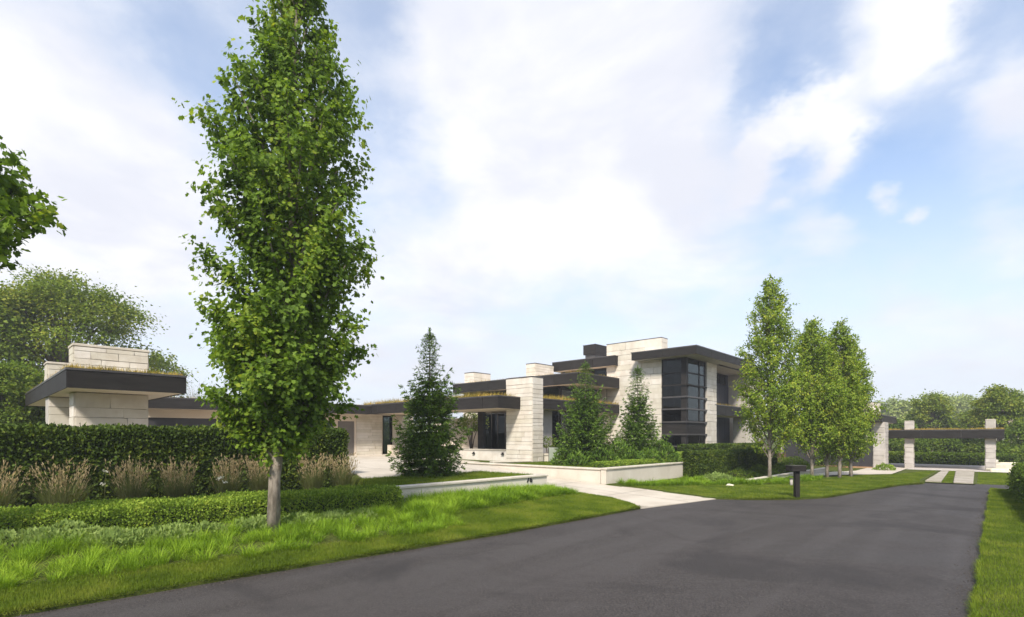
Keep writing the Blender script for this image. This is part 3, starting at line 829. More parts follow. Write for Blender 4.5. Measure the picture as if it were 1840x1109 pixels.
# second floor slab and its windows
roof(mh, uvrect(25.0, 36.95, 22.2, 30.5), 4.05, 4.75, tan, 2.2, sedum=420, edges=[0, 3], rng=R, sed_edges=[0], sed_h=.34)
roof(mh, uvrect(31.3, 36.95, 22.2, 35.7), 6.03, 6.85, tan, 2.3, sedum=170, edges=[0, 3], rng=R, sed_edges=[0, 3], sed_h=.20)
window(mh, UV(32.05, 24.2), UV(36.9, 24.2), 4.75, 6.02, 3, None, .08, .1)
window(mh, UV(32.0, 34.5), UV(32.0, 24.35), 4.75, 6.02, 5, None, .08, .1)
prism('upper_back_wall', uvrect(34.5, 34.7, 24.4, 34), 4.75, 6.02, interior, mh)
# ground floor under the slab: lilac grey wall, glazing, bit of white wall by the stone
prism('side_panel', uvrect(25.3, 29.6, 23.2, 23.4), .8, 4.05, solid('lilac_grey_render', (0.30, .275, .27), (.35, .32, .31), .8), mh)
window(mh, UV(29.6, 23.4), UV(34.6, 23.4), .8, 4.04, 4, None, .09, .1)
prism('white_return', uvrect(34.7, 36.9, 23.0, 23.3), .8, 4.04, stucco, mh)
window(mh, UV(33.2, 23.1), UV(34.6, 23.1), .8, 4.04, 1, None, .08, .1)
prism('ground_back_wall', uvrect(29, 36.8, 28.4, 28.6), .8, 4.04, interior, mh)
# roof blocks on the left
def block(px0, pxc, px1, Y, z0, z1, mat=limestone2, course=.28):
    c = Vector(PX(pxc, Y)); v_ = Vector((-UY, UX)); u_ = Vector((UX, UY))
    l = onray(px0, c, v_); r = onray(px1, c, u_)
    w = prism('roof_block', [tuple(c+u_*.03+v_*.03), tuple(r+v_*.03), tuple(r+(l-c)), tuple(l+u_*.03)], z0, z1, mortar, mh)
    stone_face(w, l, c, z0, z1, course, 1.0, R, mat); stone_face(w, c, r, z0, z1, course, 1.0, R, mat)
    cap(w, [tuple(c), tuple(r), tuple(r+(l-c)), tuple(l)], z1, h=.07, over=.03, mat=bronze2)
block(835, 851, 881, 46, 6.5, 7.74)
block(945.7, 961.5, 994.5, 44, 6.5, 8.25)
# third roof with clerestory, wood ends and the dark chimney box
roof(mh, [UV(36.5, 22.35), UV(43.5, 22.35), UV(43.5, 28.6), UV(36.5, 28.6)], 7.85, 8.65, tan, 2.2, sedum=60, edges=[0, 3, 2], rng=R, sed_edges=[3], sed_h=.12)
window(mh, UV(37.5, 28.4), UV(37.5, 22.6), 6.86, 7.85, 5, None, .08, .1)
prism('clerestory_back', uvrect(40, 40.2, 23, 28.3), 6.8, 7.9, interior, mh)
for v in (25.4, 26.1, 26.8): prism('rafter_end', uvrect(36.9, 37.35, v, v+.16), 7.2, 7.8, cedar, mh)
cb = thing('chimney_hood', 'square dark metal chimney hood on the topmost roof', 'chimney', (*PX(1070, 46), 8.66))
c = Vector(PX(1070, 45)); l = onray(1048, c, Vector((-UY, UX))); r = onray(1091, c, Vector((UX, UY)))
pl4 = [tuple(c), tuple(r), tuple(r+(l-c)), tuple(l)]
prism('hood', pl4, 9.22, 10.02, bronze, cb); prism('neck', offset_plan(pl4, .13), 8.65, 9.219, bronze2, cb)
prism('cover', offset_plan(pl4, -.03), 10.021, 10.06, bronze2, cb)
# tall stone spine wall, and the stone left of the tower glass
stonewall(mh, UV(37.0, 23.4), UV(37.0, 18.62), .8, 9.62, .95, R, .36, 1.15, limestone2, False, mortar, 'spine_wall')
sw = prism('spine_return', uvrect(37.03, 37.95, 18.66, 18.95), 8.6, 9.615, mortar, mh)
stone_face(sw, UV(37.0, 18.62), UV(37.95, 18.62), 8.6, 9.62, .3, .9, R, limestone2)
cap(mh, uvrect(37.0, 37.95, 18.62, 23.4), 9.621, h=.06, over=.03, mat=bronze2)
# tower roof
TZ0, TZ1 = 7.98, 8.60
roof(mh, [UV(35.96, 15.48), UV(46.6, 15.48), UV(46.6, 20.6), UV(35.96, 20.6)], TZ0, TZ1, solid('soffit_grey', (.40, .37, .34), (.44, .41, .38), .8), 2.7, edges=[0, 3, 1], fascia=bronze)
# tower glazing: bands between rails, spandrel panel low down
ring = [.80, 1.49, 2.37, 3.29, 4.24, 5.12, 5.99, 6.90, 7.97]
vB0, vA = 18.62, 16.7
tA, tB = UV(37.0, vA), UV(40.4, vA)
post = prism('corner_post', uvrect(37.0, 37.3, vA, vA+.30), .8, 7.97, bronze, mh)
lenB = vB0-vA-.30
wb = window(mh, UV(37.02, vB0), UV(37.02, vA+.30), .8, 7.97, [0, lenB], ring, .09, .09)
wa = window(mh, UV(37.3, vA+.02), tB, .8, 7.97, [0, 2.05, 3.1], ring, .09, .09)
prism('spandrel', rect(UV(37.02, vB0-.02), UV(37.02, vA+.3), -.03, -.012), 2.40, 3.26, bronze, wb)
prism('spandrel', rect(UV(37.3, vA+.02), UV(40.38, vA+.02), -.03, -.012), 2.40, 3.26, bronze, wa)
for k, z in enumerate(ring[1:7]):
    e = .10
    prism('rail', [UV(37.0-e, vB0-.05), UV(37.0-e, vA-e), UV(40.55, vA-e), UV(40.55, vA-.012), UV(36.988, vA-.012), UV(36.988, vB0-.05)], z-.055, z+.055, bronze2 if k < 5 else bronze, mh)
# rooms behind the glass: floors, back walls, linen curtains at the pier side
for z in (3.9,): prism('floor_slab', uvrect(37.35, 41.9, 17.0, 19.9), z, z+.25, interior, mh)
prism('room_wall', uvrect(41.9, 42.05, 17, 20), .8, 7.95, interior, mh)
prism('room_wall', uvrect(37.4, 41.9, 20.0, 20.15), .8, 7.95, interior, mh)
for z0, z1 in ((.9, 3.85), (4.2, 7.9)):
    cu_ = MB(); kx = 14; pts = []
    for i in range(kx+1):
        u = 39.45+(40.3-39.45)*i/kx; pts.append((u, vA+.24+(.04 if i % 2 else 0)))
    for i in range(kx):
        a, b_ = UV(*pts[i]), UV(*pts[i+1]); cu_.poly([(*a, z0), (*b_, z0), (*b_, z1), (*a, z1)])
    cu_.build('curtain', curtain, mh)
# stone pier right of the glass and its return
stonewall(mh, UV(40.58, vA-.03), UV(42.5, vA-.03), .7, TZ0, 1.1, R, .36, .9, limestone2, False, mortar, 'stone_pier')
# recessed dark bays right of the pier, balcony, end pier, lower roof
roof(mh, [UV(42.6, 16.5), UV(52.0, 16.5), UV(52.0, 22), UV(42.6, 22)], 7.90, 8.52, MATS['soffit_grey'], 2.6, edges=[0, 1])
prism('upper_bay', uvrect(42.6, 50.6, 18.6, 18.8), 4.85, 7.9, bluedark, mh)
window(mh, UV(45.6, 18.5), UV(49.4, 18.5), 6.95, 7.75, 3, None, .06, .08)
prism('lower_bay', uvrect(42.6, 50.6, 18.6, 18.8), .7, 3.95, bluedark, mh)
for k in range(6):
    prism('cladding_panel', uvrect(43.0+k*1.25, 43.0+k*1.25+1.235, 18.55, 18.598), .75, 3.93, bluedark, mh)
    prism('cladding_panel', uvrect(43.0+k*1.25, 43.0+k*1.25+1.235, 18.55, 18.598), 4.9, 6.85, bluedark, mh)
roof(mh, [UV(42.2, 16.65), UV(51.3, 16.65), UV(51.3, 18.5), UV(42.2, 18.5)], 3.95, 4.80, tan, 2.3, sedum=150, edges=[0, 1, 3], rng=R, sed_edges=[0], sed_h=.25)
stonewall(mh, UV(49.7, 16.75), UV(54.5, 16.75), .5, 3.94, 1.2, R, .36, 1.2, limestone2, False, mortar, 'end_pier')
stonewall(mh, UV(50.2, 16.85), UV(54.5, 16.85), 4.81, 7.9, 2.4, R, .36, 1.2, limestone2, False, mortar, 'end_pier')
prism('body', uvrect(43, 54, 19.2, 27), .6, 7.85, stucco, mh)
prism('body', uvrect(32.3, 36.8, 30.6, 35.4), .6, 6.0, stucco, mh)
prism('body', uvrect(36.85, 37.6, 23.45, 30.4), .8, 6.84, stucco, mh)

# ------------------------------------------------------------------ guest wing (right) and carport
ww = thing('guest_wing', 'low wing with grey stone pier and dark flat roof beside the carport', 'house', (*UV(46, 8), 0))
stonewall(ww, UV(43.5, 6.30), UV(43.5, 5.66), 0, 3.2, 1.4, R, .27, .7, pierstone, True, mortar, 'pier')
for k in range(5):
    prism('wall_panel', uvrect(43.62, 43.70, 6.35+k*.7, 6.35+k*.7+.69), .15, 2.95, darkpanel, ww)
prism('dark_wall', uvrect(43.7, 44.0, 6.32, 12), 0, 3.2, darkpanel, ww)
prism('step', uvrect(43.2, 43.62, 6.35, 9.8), 0, .14, cedar, ww)
window(ww, UV(43.6, 6.75), UV(43.6, 6.36), 2.2, 3.15, 1, None, .06, .1, mat=pierstone)
roof(ww, [UV(42.8, 5.75), UV(50, 5.75), UV(50, 13), UV(42.8, 13)], 3.20, 3.70, tan, 2.2, sedum=120, edges=[0, 3], rng=R, sed_edges=[0, 3], sed_h=.12)
c = Vector(PX(1568, 38)); 
v_ = Vector((-UY, UX)); u_ = Vector((UX, UY))
c = Vector(UV(45.0, 6.35)); l = Vector(UV(45.0, 7.4)); r = Vector(UV(46.6, 6.35))
w = prism('roof_block', [tuple(c+u_*.03+v_*.03), tuple(r+v_*.03), tuple(r+(l-c)), tuple(l+u_*.03)], 3.66, 4.62, mortar, ww)
stone_face(w, l, c, 3.66, 4.62, .3, .8, R, limestone2); stone_face(w, c, r, 3.66, 4.62, .3, .8, R, limestone2)
cap(w, [tuple(c), tuple(r), tuple(r+(l-c)), tuple(l)], 4.62, h=.05, over=.03, mat=bronze2)
# long low middle part of the house behind the young trees
prism('middle_wall', uvrect(44.1, 54, 12.05, 12.3), 0, 3.2, stucco, ww)
prism('brown_base', rect(PX(1400, 40), PX(1470, 41.5), 0, .3), .0, .95, solid('brown_boards', (.085, .05, .033), (.12, .075, .05), .8, 4), ww)

cp = thing('carport', 'open carport with planted flat roof on stone pillars at the road end', 'carport', (*UV(48, 2.8), 0))
roof(cp, [UV(45.0, -.28), UV(51.4, -.28), UV(51.4, 5.9), UV(45.0, 5.9)], 2.09, 2.68, tan, 2.05, sedum=800, edges=[0, 2, 3, 1], rng=R, sed_edges=[3, 0], sed_h=.15)
def pillar(u0, u1, v0, v1, top):
    pw = prism('pillar', uvrect(u0+.03, u1-.03, v0+.03, v1-.03), 0, 2.09, mortar, cp)
    tp = prism('pillar_head', uvrect(u0+.03, u1-.03, v0+.03, v1-.03), 2.66, top, mortar, cp)
    for w, a, b_ in ((pw, 0, 2.08), (tp, 2.69, top)):
        for p, q in (((u0, v1), (u0, v0)), ((u0, v0), (u1, v0)), ((u1, v0), (u1, v1)), ((u1, v1), (u0, v1))):
            stone_face(w, UV(*p), UV(*q), a, b_, .36, .8, R, pierstone)
    cap(tp, uvrect(u0, u1, v0, v1), top, h=.05, over=.02)
pillar(45.35, 45.85, .14, .60, 3.27)
pillar(45.35, 45.85, 4.30, 4.76, 3.25)
# dry stone edging by the right pillar
for i, (px, Y, w_, h_) in enumerate(((1800, 33, 1.3, .22), (1806, 36, 1.5, .38), (1812, 38.5, 1.2, .34), (1795, 39.5, 1.3, .5))):
    x, y = PX(px, Y)
    sblk = tag(MB().prism(rect((x-w_/2, y), (x+w_/2, y-.15), 0, .5), 0, h_).build('stone_block', [boulder, limestone2][i % 2], None, bevel=.05),
        ['flat pale stone slab in front of the block edging by the carport', 'pale stone block just behind the flat slab beside the carport pillar', 'rightmost pale stone block of the edging beside the carport', 'farthest pale stone block of the edging, nearest the carport floor'][i], 'stone', 'stone blocks by the carport')
# ------------------------------------------------------------------ planting
def rdirs(g, n):
    return unit(g.normal(0, 1, (n, 3)))
def columnar_tree(name, label, cat, base, g, height, trunk_r, clear, env, nb, per, leaf, mat, bark, tmpl, group=None, tilt=(22, 40), leaf_parts=0, sprays=(), thin_top=0.0, sides=10, lean=None, trim=0.0, low=1.15):
    """upright tree: leader, ascending limbs, twigs with leaves; env(z) = crown radius at height z above the base"""
    bx, by, bz = base
    t = thing(name, label, cat, base, group)
    mb = MB()
    zs = np.linspace(0, height*.97, 14); wob = np.cumsum(g.normal(0, .012*height/10, (14, 2)), 0); wob[:4] *= .25
    if lean: wob = wob*.3+np.stack([np.interp(zs, lean[0], lean[1]), zs*0], 1)
    path = [(bx+wob[i, 0], by+wob[i, 1], bz-.15 if i == 0 else bz+zs[i]) for i in range(14)]
    rad = [max(trunk_r*(1-.93*(z/height))**1.05, .012) for z in zs]; rad[0] = trunk_r*1.15
    mb.tube(path, rad, sides)
    def axis(z): return np.array([bx+np.interp(z, zs, wob[:, 0]), by+np.interp(z, zs, wob[:, 1]), bz+z])
    P, D, Nn, S = [], [], [], []
    for i in range(nb):
        f = (i+.5)/nb
        h0 = clear*.86+(height*.93-clear*.86)*f**low
        az = i*2.39996+g.uniform(-.5, .5)
        th = math.radians(g.uniform(*tilt))*(1.35-0.65*f)
        r_end = 0; L_ = .2
        out = np.array([math.cos(az), math.sin(az), 0])
        scale_ = g.uniform(.74, 1.06)
        while L_ < 5:
            z = h0+L_*math.cos(th); r = L_*math.sin(th)
            if z > height or r > max(env(min(z, height))*scale_-trim, .10): break
            L_ += .08
        a = axis(h0); pts = []; n_ = 6
        bend = g.uniform(-.10, .22)
        for k in range(n_+1):
            s_ = k/n_*L_
            p = a+out*s_*math.sin(th+bend*(k/n_-.5))+np.array([0, 0, s_*math.cos(th+bend*(k/n_-.5))])
            pts.append(p)
        r0 = max(.10*trunk_r+.010*L_, .010)
        mb.tube(pts, [r0*(1-.8*k/n_) for k in range(n_+1)], 5, False)
        pts = np.array(pts)
        m = max(4, int(per*L_*(1-thin_top*f)))
        tt = g.uniform(.12 if h0 > clear else .04, 1.04, m)**.75
        tt = np.clip(tt, 0, 1.03)
        c = np.stack([np.interp(tt, np.linspace(0, 1, n_+1), pts[:, q]) for q in range(3)], 1)
        # twigs: short offshoots carrying 5-9 leaves each
        td = unit(out*.55+np.array([0, 0, .35])+g.normal(0, .62, (m, 3)))
        tl = g.uniform(.10, .42, m)*(.5+.9*min(1.0, L_/2))
        k_ = 7
        fr = g.uniform(.15, 1.0, (m, k_))
        pp = c[:, None, :]+td[:, None, :]*(tl[:, None]*fr)[..., None]+g.normal(0, .045, (m, k_, 3))
        P.append(pp.reshape(-1, 3))
        dd = unit((td[:, None, :]*.5+g.normal(0, .6, (m, k_, 3))+np.array([0, 0, -.45])).reshape(-1, 3)); D.append(dd)
        Nn.append(unit((out*.7+np.array([0, 0, .75])+g.normal(0, .5, (m, k_, 3))).reshape(-1, 3)))
        S.append(leaf*g.uniform(.6, 1.35, m*k_))
    # stray shoots that leave the outline
    for (az, z0, ln, up) in sprays:
        out = np.array([math.cos(az), math.sin(az), up]); out /= np.linalg.norm(out)
        a = axis(z0)+np.array([math.cos(az), math.sin(az), 0])*env(z0)*.55
        pts = [a+out*ln*k/5+np.array([0, 0, .03*k*k*ln/5]) for k in range(6)]
        mb.tube(pts, [.016*(1-.8*k/5) for k in range(6)], 5, False)
        m = int(34*ln); tt = g.uniform(.2, 1.02, m); pts = np.array(pts)
        c = np.stack([np.interp(tt, np.linspace(0, 1, 6), pts[:, q]) for q in range(3)], 1)
        k_ = 5
        pp = c[:, None, :]+g.normal(0, .10, (m, k_, 3))
        P.append(pp.reshape(-1, 3)); D.append(unit((out*.5+g.normal(0, .6, (m, k_, 3))+np.array([0, 0, -.4])).reshape(-1, 3)))
        Nn.append(unit((np.array([0, 0, 1.])+g.normal(0, .5, (m, k_, 3))).reshape(-1, 3))); S.append(leaf*g.uniform(.6, 1.2, m*k_))
    P, D, Nn, S = np.concatenate(P), np.concatenate(D), np.concatenate(Nn), np.concatenate(S)
    mb.build('trunk', bark, t, True)
    pick = np.zeros(len(P), bool)
    if leaf_parts:
        # the leaves that show largest: the outermost ones on the near side
        px = (P[:, 0]/P[:, 1])*F+920; py = HOR-(P[:, 2]-H)/P[:, 1]*F
        vis = (px > 2) & (px < 1838) & (py > 2) & (py < 1100)
        score = .3*S/P[:, 1]+np.where(vis, 0, -9)-0.0012*P[:, 1]
        near = P[:, 1] < np.percentile(P[vis, 1], 14) if vis.any() else vis
        cand = np.where(vis & near)[0]
        cand = cand[np.argsort(-score[cand])][:leaf_parts]
        pick[cand] = True
        tv, tf = tmpl
        lm = bpy.data.meshes.new('leaf'); lm.from_pydata([tuple(v) for v in tv], [], tf); lm.materials.append(mat)
        sd, d2, n2 = frames(D[cand], Nn[cand])
        for i, c in enumerate(cand):
            o = bpy.data.objects.new('leaf', lm)
            mtx = Matrix(np.stack([sd[i], d2[i], n2[i]], 1).tolist()).to_4x4()
            o.matrix_basis = Matrix.Translation(Vector(P[c])-Vector(base)) @ mtx @ Matrix.Scale(S[c], 4)
            link(o, t)
    instance_mesh('crown', P[~pick], D[~pick], Nn[~pick], S[~pick], T_maple_far() if leaf_parts else tmpl, mat, t, kind='stuff')
    return t

# the big maple by the road; crown radii read off the photo
TB = PX(491, 11.0); tz = float(G(*toUV(*TB)))
ENV_Z = [1.2, 1.5, 1.85, 2.35, 3.0, 3.9, 4.8, 5.7, 6.5, 7.3, 8.2, 9.0, 9.9, 10.9, 12.2, 13.6, 14.8]
ENV_R = [.35, .72, 1.08, 1.40, 1.52, 1.54, 1.58, 1.66, 1.72, 1.66, 1.52, 1.28, 1.02, .78, .62, .42, .12]
columnar_tree('maple_tree', 'tall narrow maple in full green leaf at the roadside bed', 'tree', (*TB, tz), np.random.default_rng(4), 14.6, .122, 1.62,
    lambda z: float(np.interp(z, ENV_Z, ENV_R)), 185, 34, .082, m_maple, wood, T_maple(), leaf_parts=260, tilt=(20, 40), thin_top=.5, trim=.26, low=1.6, lean=([0, 1.4, 2.2, 4, 6.5, 9, 12, 15], [0, .03, .20, .45, .38, .40, .6, .65]),
    sprays=[(-.1, 8.6, .6, 1.2), (.1, 10.0, .4, 1.2), (math.pi-.1, 6.5, .45, .7), (.05, 6.8, .45, 1.1), (math.pi, 9.4, .35, 1.5)])
# its neighbour, mostly outside the frame
TB2 = (-9.05, 8.0); tz2 = float(G(*toUV(*TB2)))
columnar_tree('maple_tree', 'maple at the left edge whose leafy branch tips reach into the sky', 'tree', (*TB2, tz2), np.random.default_rng(9), 8.0, .15, 1.7,
    lambda z: float(np.interp(z, [1.2, 3.9, 4.4, 4.9, 5.4, 5.9, 6.2, 6.6, 8.2], [.3, .55, .95, 1.60, 1.95, 1.70, 1.15, .65, .15])), 95, 24, .108, m_maple, wood, T_maple(), leaf_parts=220, trim=.22,
    sprays=[(-.15, 4.7, 1.0, .28), (.1, 5.0, .95, .30), (0, 4.4, .8, .3)])

# five young trees on the far lawn
spots = [(1383, 25.7, 10.0, 1.25, 31, 'tallest of the five young trees, leftmost, beside the clipped hedge'),
         (1459, 26.8, 8.1, 1.26, 32, 'young upright tree just right of the mailbox'),
         (1486, 28.2, 7.6, .95, 33, 'young upright tree in the middle of the row of five'),
         (1508.6, 27.6, 8.3, .98, 34, 'young upright tree with the stoutest pale stem, second from the right of five'),
         (1529, 28.6, 7.5, 1.05, 35, 'young upright tree at the right end of the row beside the wing')]
for px, Y, h, r, seed, lab in spots:
    x, y = PX(px, Y); z = float(G(*toUV(x, y)))
    ez = np.array([.11, .15, .22, .32, .45, .60, .74, .86, .94, 1.0])*h; er = np.array([.55, .90, 1.0, 1.06, .98, .80, .62, .44, .20, .05])*r*1.10
    columnar_tree('pear_tree', lab, 'tree', (x, y, z), np.random.default_rng(seed), h, .085, h*.11, lambda q, ez=ez, er=er: float(np.interp(q, ez, er)),
        80, 31, .105, m_birch, wood, T_leaf(.34), group='young upright trees in a row', tilt=(16, 32), thin_top=.5, sides=8,
        sprays=[(g_, h*f_, .5, 1.3) for g_, f_ in ((0, .7), (3.1, .62), (0.3, .45), (3.3, .8))])

# ---- conifers
def conifer(name, label, base, h, prof, seed, group=None):
    """prof: (height fraction, radius) pairs read off the silhouette"""
    g = np.random.default_rng(seed); t = thing(name, label, 'tree', base, group)
    b = np.array(base); mb = MB(); mb.tube([b+[0, 0, -.1], b+[0, 0, h*.5], b+[0, 0, h]], [.075*h/5, .04*h/5, .008], 6)
    P, D, Nn, S = [], [], [], []
    pf_, pr_ = [p[0] for p in prof], [p[1] for p in prof]
    z = .10
    while z < h*.985:
        f = z/h; R_ = float(np.interp(f, pf_, pr_))
        nb = int(np.clip(R_*9, 5, 12)); a0 = g.uniform(0, 6.28); wh = g.uniform(.84, 1.10)
        for k in range(nb):
            az = a0+k*6.283/nb+g.uniform(-.3, .3); L_ = R_*wh*g.uniform(.66, 1.14)+.03
            out = np.array([math.cos(az), math.sin(az), 0])
            up = .05+.55*f
            n_ = 5; pts = []
            for q in range(n_+1):
                s_ = q/n_
                pts.append(b+[0, 0, z]+out*L_*s_+np.array([0, 0, L_*(up*s_-.42*math.sin(s_*3.14)*.6+.26*s_*s_)]))
            pts = np.array(pts)
            mb.tube(pts, [.012*(1-.7*q/n_) for q in range(n_+1)], 3, False)
            side = np.array([-out[1], out[0], 0])
            ns = max(3, int(L_*9))           # side sprays in one flat plane, each a string of needle tufts
            for q in range(ns):
                s0 = (q+.6)/ns; ln = .42*L_*(1.1-s0)+.06
                c0 = np.array([np.interp(s0, np.linspace(0, 1, n_+1), pts[:, w_]) for w_ in range(3)])
                for sg in (-1, 1, 0):
                    dr = out*.75+side*sg*.85+np.array([0, 0, -.16+.1*g.normal()]); dr = dr/np.linalg.norm(dr)
                    l_ = ln*g.uniform(.6, 1.2)*(.6 if sg == 0 else 1)
                    m = max(4, int(l_*50*(1 if f < .66 else .6)))
                    tt = g.uniform(0, 1, m)
                    pp = c0+dr*(tt*l_)[:, None]+np.array([0, 0, -.10])*(tt*tt*l_)[:, None]+g.normal(0, .013, (m, 3))
                    P.append(pp); D.append(unit(dr*.8+g.normal(0, .34, (m, 3))+np.array([0, 0, .10]))); Nn.append(unit(np.array([0, 0, 1.])+g.normal(0, .4, (m, 3)))); S.append(g.uniform(.08, .165, m)*(1 if f < .7 else .62))
        z += max(.10, .17*(.45+R_*.75))*g.uniform(.8, 1.2)
    m = 60; P.append(b+np.stack([g.normal(0, .015, m), g.normal(0, .012, m), h*g.uniform(.93, 1.015, m)], 1)); D.append(unit(g.normal(0, .5, (m, 3))+np.array([0, 0, 1.2]))); Nn.append(rdirs(g, m)); S.append(g.uniform(.06, .12, m))
    mb.build('trunk', wood2, t)
    instance_mesh('needles', np.concatenate(P), np.concatenate(D), np.concatenate(Nn), np.concatenate(S), T_tuft(), m_spruce, t, kind='stuff')
    return t
PRA = [(0, 1.22), (.08, 1.36), (.25, 1.18), (.38, .95), (.52, .88), (.60, .70), (.655, .56), (.69, .38), (.78, .35), (.86, .31), (.93, .17), (1, .02)]
PRB = [(0, 1.5), (.1, 1.62), (.28, 1.45), (.45, 1.12), (.6, .82), (.72, .62), (.82, .46), (.92, .26), (1, .03)]
PRC = [(0, 1.35), (.1, 1.50), (.25, 1.32), (.38, .92), (.52, .68), (.7, .58), (.82, .48), (.92, .28), (1, .03)]
for px, py, Y, ptop, pr, seed, lab in ((772, 857, 19.0, 595, PRA, 51, 'spruce standing alone on the grass strip behind the numbered wall'),
                                (1052, 838, 26.6, 652, PRB, 52, 'broad spruce immediately right of the tall stone pillar'),
                                (1146, 834, 28.2, 661, PRC, 53, 'spruce in front of the stone wall, nearest the glazed tower')):
    x, y = PX(px, Y); z = ZY(py, Y)
    conifer('spruce_tree', lab, (x, y, z), ZY(ptop, Y)-z, [(f, r*1.04) for f, r in pr], seed, 'spruces in front of the house')
def mound(name, label, cat, base, rx, rz, seed, mat, leaf, dens, group, tmpl=None, lift=.25, upward=.5):
    g = np.random.default_rng(seed); t = thing(name, label, cat, base, group)
    n = int(dens*rx*rx*12); d = rdirs(g, n); d[:, 2] = np.abs(d[:, 2])*1.0-.05
    lump = 1+.16*np.sin(d[:, 0]*5+seed)*np.cos(d[:, 1]*6+seed*2)+.10*np.sin(d[:, 2]*9+d[:, 0]*7)
    rr = g.uniform(.70, 1.04, n)**.6*lump
    p = np.array(base)+np.stack([d[:, 0]*rx*rr, d[:, 1]*rx*rr, d[:, 2]*rz*rr], 1)
    dd = unit(d*np.array([1, 1, .8])+np.array([0, 0, upward])+g.normal(0, .45, (n, 3)))
    instance_mesh('foliage', p, dd, unit(d+g.normal(0, .6, (n, 3))), leaf*g.uniform(.6, 1.3, n), tmpl or T_leaf(.33), mat, t, kind='stuff')
    mb = MB()
    for k in range(5):
        az = k*1.256; mb.tube([np.array(base)+[0, 0, -.05], np.array(base)+[math.cos(az)*rx*.4, math.sin(az)*rx*.4, rz*.45], np.array(base)+[math.cos(az)*rx*.75, math.sin(az)*rx*.75, rz*.7]], [.02, .014, .006], 4)
    mb.build('stem', wood2, t)
    return t
MUGO = [(1012, 26.0, .55, .75, 'dwarf pine shrub nearest the stone pillar'), (1038, 25.4, .6, .62, 'low dwarf pine shrub before the broad spruce'), (1083, 25.6, .8, .80, 'dwarf pine shrub between the two right spruces, nearest the drive'),
        (1108, 26.6, .95, 1.25, 'largest dark shrub between the two right spruces'), (1130, 26.2, .7, .80, 'rounded shrub just left of the rightmost spruce foot'), (1163, 26.8, .7, .80, 'rounded shrub below the rightmost spruce'), (1188, 27.6, .85, 1.15, 'dark shrub against the foot of the glazed tower')]
for i, (px, Y, rx, rz, lab) in enumerate(MUGO):
    x, y = PX(px, Y); mound('pine_shrub', lab, 'shrub', (x, y, .78), rx, rz, 60+i, m_spruce, .15, 190, 'dwarf shrubs around the spruces', T_tuft())

